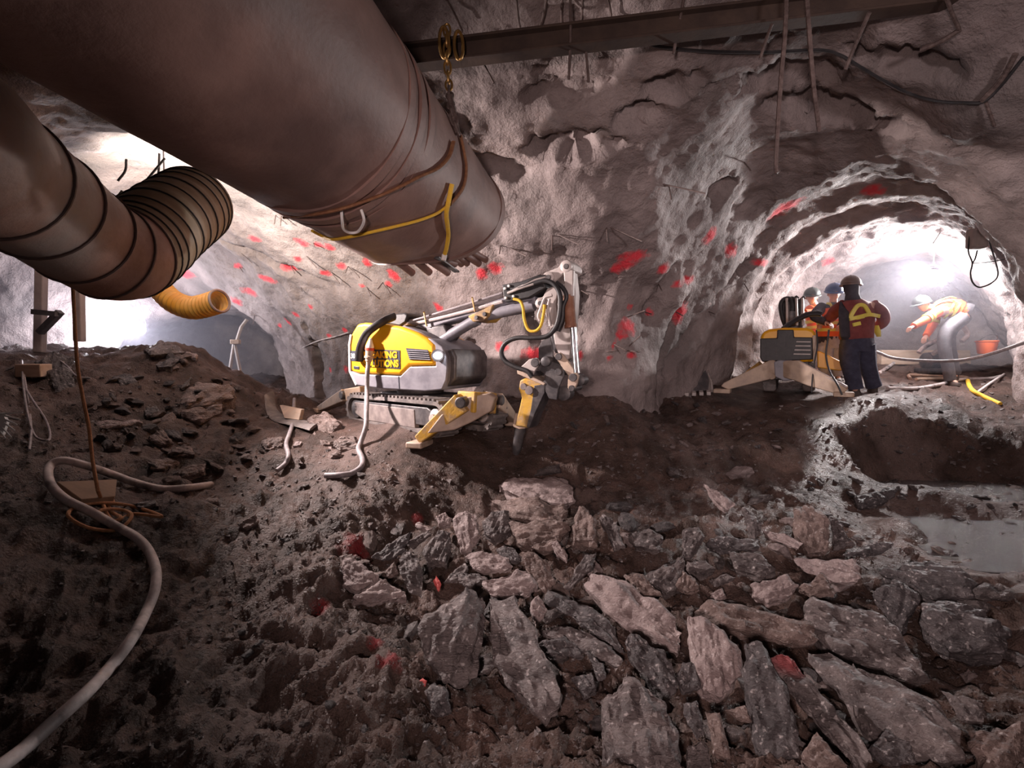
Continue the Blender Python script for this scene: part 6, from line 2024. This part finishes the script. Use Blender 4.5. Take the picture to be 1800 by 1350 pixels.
 ('D', [(630, 350), (740, 305), (830, 310), (860, 350), (850, 400), (700, 405)], M_ROCKB, 'smooth brown stone beside the robot power cable', .5, .6),
 ('D', [(470, 300), (510, 265), (535, 300), (490, 345)], M_ROCKB, 'small brown stone on end behind the mud ledge', .8, .6),
 ('D', [(630, 430), (720, 425), (725, 465), (640, 470)], M_ROCKB, 'small brown stone lying in front of the power cable stone', .5, .7),
 ('D', [(600, 385), (680, 380), (685, 402), (610, 405)], M_ROCKP, 'small flat pale stone on the mud ledge', .4, .5),
 ('D', [(350, 350), (410, 345), (395, 380), (335, 378)], M_ROCKP, 'small pale stone right of the short grey cable', .4, .6),
 ('D', [(440, 160), (520, 130), (620, 120), (720, 180), (725, 250), (640, 320), (560, 260), (470, 200)], M_ROCKB, 'broad brown rock ledge behind the robot track', .4, .5),
 ('D', [(550, 330), (620, 335), (640, 370), (570, 380)], M_ROCKB, 'small brown stone in front of the rock ledge', .5, .6),
 ('D', [(700, 1250), (800, 1240), (900, 1330), (860, 1400), (740, 1400)], M_ROCKB, 'brown stone at the edge of the red sprayed mud', .6, .5),
 ('D', [(1240, 1150), (1340, 1080), (1430, 1050), (1380, 1110), (1280, 1170)], M_ROCK, 'grey splinter lying across the top of the pile edge', .5, .5),
 ('D', [(1300, 990), (1340, 980), (1440, 1030), (1400, 1045), (1320, 1020)], M_ROCKP, 'bone coloured thin stone at the upper left pile edge', .5, .5),
]
for k, (cr, poly, m, lab, tl, th) in enumerate(BIG):
    o = place_rock(cr, poly, m, lab, tl, th, k)
    if 'red sprayed tip' in lab:
        o.data.materials[0] = M_ROCKT = M_ROCK.copy()
        nt = M_ROCKT.node_tree
        bs = nt.nodes['Principled BSDF']
        src = bs.inputs['Base Color'].links[0].from_socket
        tipw = o.location
        tcn = nt.nodes.new('ShaderNodeTexCoord')
        vs_ = nt.nodes.new('ShaderNodeVectorMath')
        vs_.operation = 'DISTANCE'
        V_ = np.array([v.co[:] for v in o.data.vertices])
        pr = np.array([proj(v + np.array(o.location))[:2] for v in V_])
        vs_.inputs[1].default_value = tuple(V_[int(np.argmin(np.hypot(pr[:, 0] - 1388, pr[:, 1] - 1146)))])
        nt.links.new(tcn.outputs['Object'], vs_.inputs[0])
        mr = nt.nodes.new('ShaderNodeMapRange')
        mr.inputs['From Min'].default_value = .05
        mr.inputs['From Max'].default_value = .12
        mr.inputs['To Min'].default_value = 1
        mr.inputs['To Max'].default_value = 0
        nt.links.new(vs_.outputs['Value'], mr.inputs['Value'])
        mx = nt.nodes.new('ShaderNodeMix')
        mx.data_type = 'RGBA'
        nt.links.new(mr.outputs['Result'], mx.inputs['Factor'])
        nt.links.new(src, mx.inputs['A'])
        mx.inputs['B'].default_value = (.30, .075, .08, 1)
        nt.links.new(mx.outputs['Result'], bs.inputs['Base Color'])

# smaller stones: shapes made once, then copied one by one
PROTO = []
for k in range(16):
    rs = np.random.RandomState(500 + k)
    L_, Wd, T_ = 1.0, rs.uniform(.42, .8), rs.uniform(.22, .5)
    pts = rs.normal(size=(16, 3))
    pts = pts / np.linalg.norm(pts, axis=1)[:, None]
    pts = np.sign(pts) * np.abs(pts) ** .75 * np.array([L_ / 2, Wd / 2, T_ / 2])
    V, F = rock_geo(pts, 40 + k, .05, .09, (1, .1, 0), 500)
    PROTO.append((V, F))
PM = {}


def small_rock(k, m, loc, size, rot, label, group):
    key = (k, m.name)
    if key not in PM:
        V, F = PROTO[k]
        me = bpy.data.meshes.new('rock')
        me.from_pydata(V.tolist(), [], F)
        me.polygons.foreach_set('use_smooth', [True] * len(me.polygons))
        me.set_sharp_from_angle(angle=math.radians(30))
        me.materials.append(m)
        o = bpy.data.objects.new('rock', me)
        PM[key] = o
    else:
        o = PM[key].copy()
    COL.objects.link(o)
    o.location = loc
    o.scale = (size, size, size)
    o.rotation_euler = rot
    return tag(o, label, 'rock', group)


def inpoly(x, y, poly):
    c = False
    for i in range(len(poly)):
        (x0, y0), (x1, y1) = poly[i - 1], poly[i]
        if (y0 > y) != (y1 > y) and x < (x1 - x0) * (y - y0) / (y1 - y0) + x0:
            c = not c
    return c


ZONES = [
    ('small loose stone of the broken rock pile', 'small stones of the broken rock pile', [(590, 985), (700, 880), (880, 820), (1100, 800), (1340, 810), (1560, 900), (1800, 1000), (1800, 1340), (1150, 1340), (1000, 1280), (820, 1190), (720, 1120), (620, 1060)], 92, (30, 62), [M_ROCK, M_ROCKD, M_ROCK, M_ROCKB, M_ROCKP]),
    ('small loose stone on the rubble heap left of the robot', 'small stones of the rubble heap', [(230, 640), (330, 622), (420, 670), (460, 730), (470, 780), (400, 850), (300, 860), (180, 800), (150, 690)], 66, (18, 38), [M_ROCKB, M_ROCKB, M_ROCKD, M_ROCK]),
    ('small stone on the churned ground before the wall between the tunnels', 'small stones before the wall between the tunnels', [(930, 800), (1010, 745), (1110, 715), (1180, 705), (1350, 735), (1420, 790), (1250, 800), (1000, 815)], 46, (11, 24), [M_ROCK, M_ROCKB, M_ROCKP, M_ROCKD]),
    ('small stone on the wet ground near the shining puddle', 'small stones near the puddle', [(1380, 840), (1790, 850), (1790, 940), (1600, 900), (1420, 900)], 24, (14, 34), [M_ROCKD, M_ROCK]),
    ('small stone on the dirt mound in the right tunnel mouth', 'small stones on the dirt mound', [(1300, 715), (1480, 705), (1700, 720), (1780, 790), (1500, 830), (1380, 790)], 22, (9, 20), [M_ROCKD, M_ROCK]),
    ('pebble on the muddy slope below the robot', 'pebbles on the muddy slope', [(470, 790), (760, 800), (770, 900), (640, 1000), (720, 1180), (800, 1320), (480, 1340), (380, 1050), (430, 880)], 34, (9, 22), [M_ROCKB, M_ROCKD, M_ROCK]),
]
rs = np.random.RandomState(21)
for lab, grp, poly, cnt, (s0, s1), ms in ZONES:
    x0, x1 = min(p[0] for p in poly), max(p[0] for p in poly)
    y0, y1 = min(p[1] for p in poly), max(p[1] for p in poly)
    k = 0
    while k < cnt:
        x, y = rs.uniform(x0, x1), rs.uniform(y0, y1)
        if not inpoly(x, y, poly):
            continue
        k += 1
        p = GF(x, y)
        d = proj(p)[2]
        sz = rs.uniform(s0, s1) * d / FPX
        if y > 1000:
            sz *= 1.25
        p[2] += sz * .06
        small_rock(rs.randint(16), ms[rs.randint(len(ms))], p, sz, (rs.normal(0, .35), rs.normal(0, .35), rs.uniform(0, 6.28)), lab, grp)

# gravel and chips too many to count
GV, GFc = [], []
rs = np.random.RandomState(5)
tet = np.array([[1, 1, 1], [-1, -1, 1], [-1, 1, -1], [1, -1, -1], [.3, .2, 1.2]]) * .5
tf = [(0, 2, 4), (2, 1, 4), (1, 0, 4), (0, 3, 2), (1, 2, 3), (0, 1, 3)]
cnt = 0
nbase = 0
GVs = []
while cnt < 6500:
    x, y = rs.uniform(0, 1800), 640 + 720 * rs.uniform(0, 1) ** .9
    p = GF(x, y)
    if p[1] > 10 or p[1] < .8:
        continue
    d = proj(p)[2]
    dens = .35 + .65 * float(vnoise(np.array([[p[0] * 1.3, p[1] * 1.3, 3.3]]))[0] > -.1)
    if rs.rand() > dens:
        continue
    s = rs.uniform(2.0, 8.0) ** 1.0 * d / FPX * (1.3 if rs.rand() > .85 else .8)
    a = rs.uniform(0, 6.28)
    R = np.array([[math.cos(a), -math.sin(a), 0], [math.sin(a), math.cos(a), 0], [0, 0, 1]])
    b = rs.uniform(0, 6.28)
    R = R @ np.array([[1, 0, 0], [0, math.cos(b), -math.sin(b)], [0, math.sin(b), math.cos(b)]])
    q = (tet * rs.uniform(.5, 1.3, (5, 1)) * np.array([1.3, .8, .5]) * s) @ R.T + p
    GVs.append(q)
    GFc += [tuple(i + nbase for i in f) for f in tf]
    nbase += 5
    cnt += 1
gv = mk('gravel', (np.concatenate(GVs), GFc), M_ROCK, origin=(0, 0, 0))
tag(gv, 'chips and gravel strewn over the whole tunnel floor', 'gravel', kind='stuff')

# standing water by the right side of the pile
M_WATER = mat('muddy_water', (.045, .036, .036), (.06, .05, .05), rough=.12, scale=3, bump=1.0, bscale=15, bdist=.02, stretch=(1, 1.8, 1), spec=.9, fine=.9)


def puddle(pw_, label):
    c_ = pw_.mean(0)
    Q_ = spline(c_ + (pw_ - c_) * np.array([1.03, 1.06, 1]), 6, closed=True)
    return tag(mk('puddle', prism(Q_, (0, 0, -.07)), M_WATER), label, 'puddle')


puddle(POOLW[0][0], 'shining puddle at the right beside the black flat boulder')
puddle(POOLW[1][0], 'long wet streak above the shining puddle')

# ---------------------------------------------------------------- haze and smoke hanging in the tunnels
def haze(name, c, r, dens, label, col=(.86, .84, .98)):
    m = bpy.data.materials.new('haze_' + name)
    m.use_nodes = True
    nt = m.node_tree
    nt.nodes.clear()
    o_ = nt.nodes.new('ShaderNodeOutputMaterial')
    v = nt.nodes.new('ShaderNodeVolumePrincipled')
    v.inputs['Color'].default_value = (*col, 1)
    v.inputs['Density'].default_value = dens
    v.inputs['Anisotropy'].default_value = .25
    nt.links.new(v.outputs[0], o_.inputs['Volume'])
    ob = mk('haze', ball(c, 1.0, 20, 12, r), m, smooth=True)
    tag(ob, label, 'haze', kind='stuff')


haze('left', LEFT + np.array([.4, -.6, 0]), (2.6, 2.6, 1.6), .05, 'bluish dust haze round the lamp in the left tunnel')
haze('right', RIGHT + np.array([-.3, -.4, -.1]), (2.4, 2.3, 1.5), .035, 'bluish dust haze round the lamp in the right tunnel')
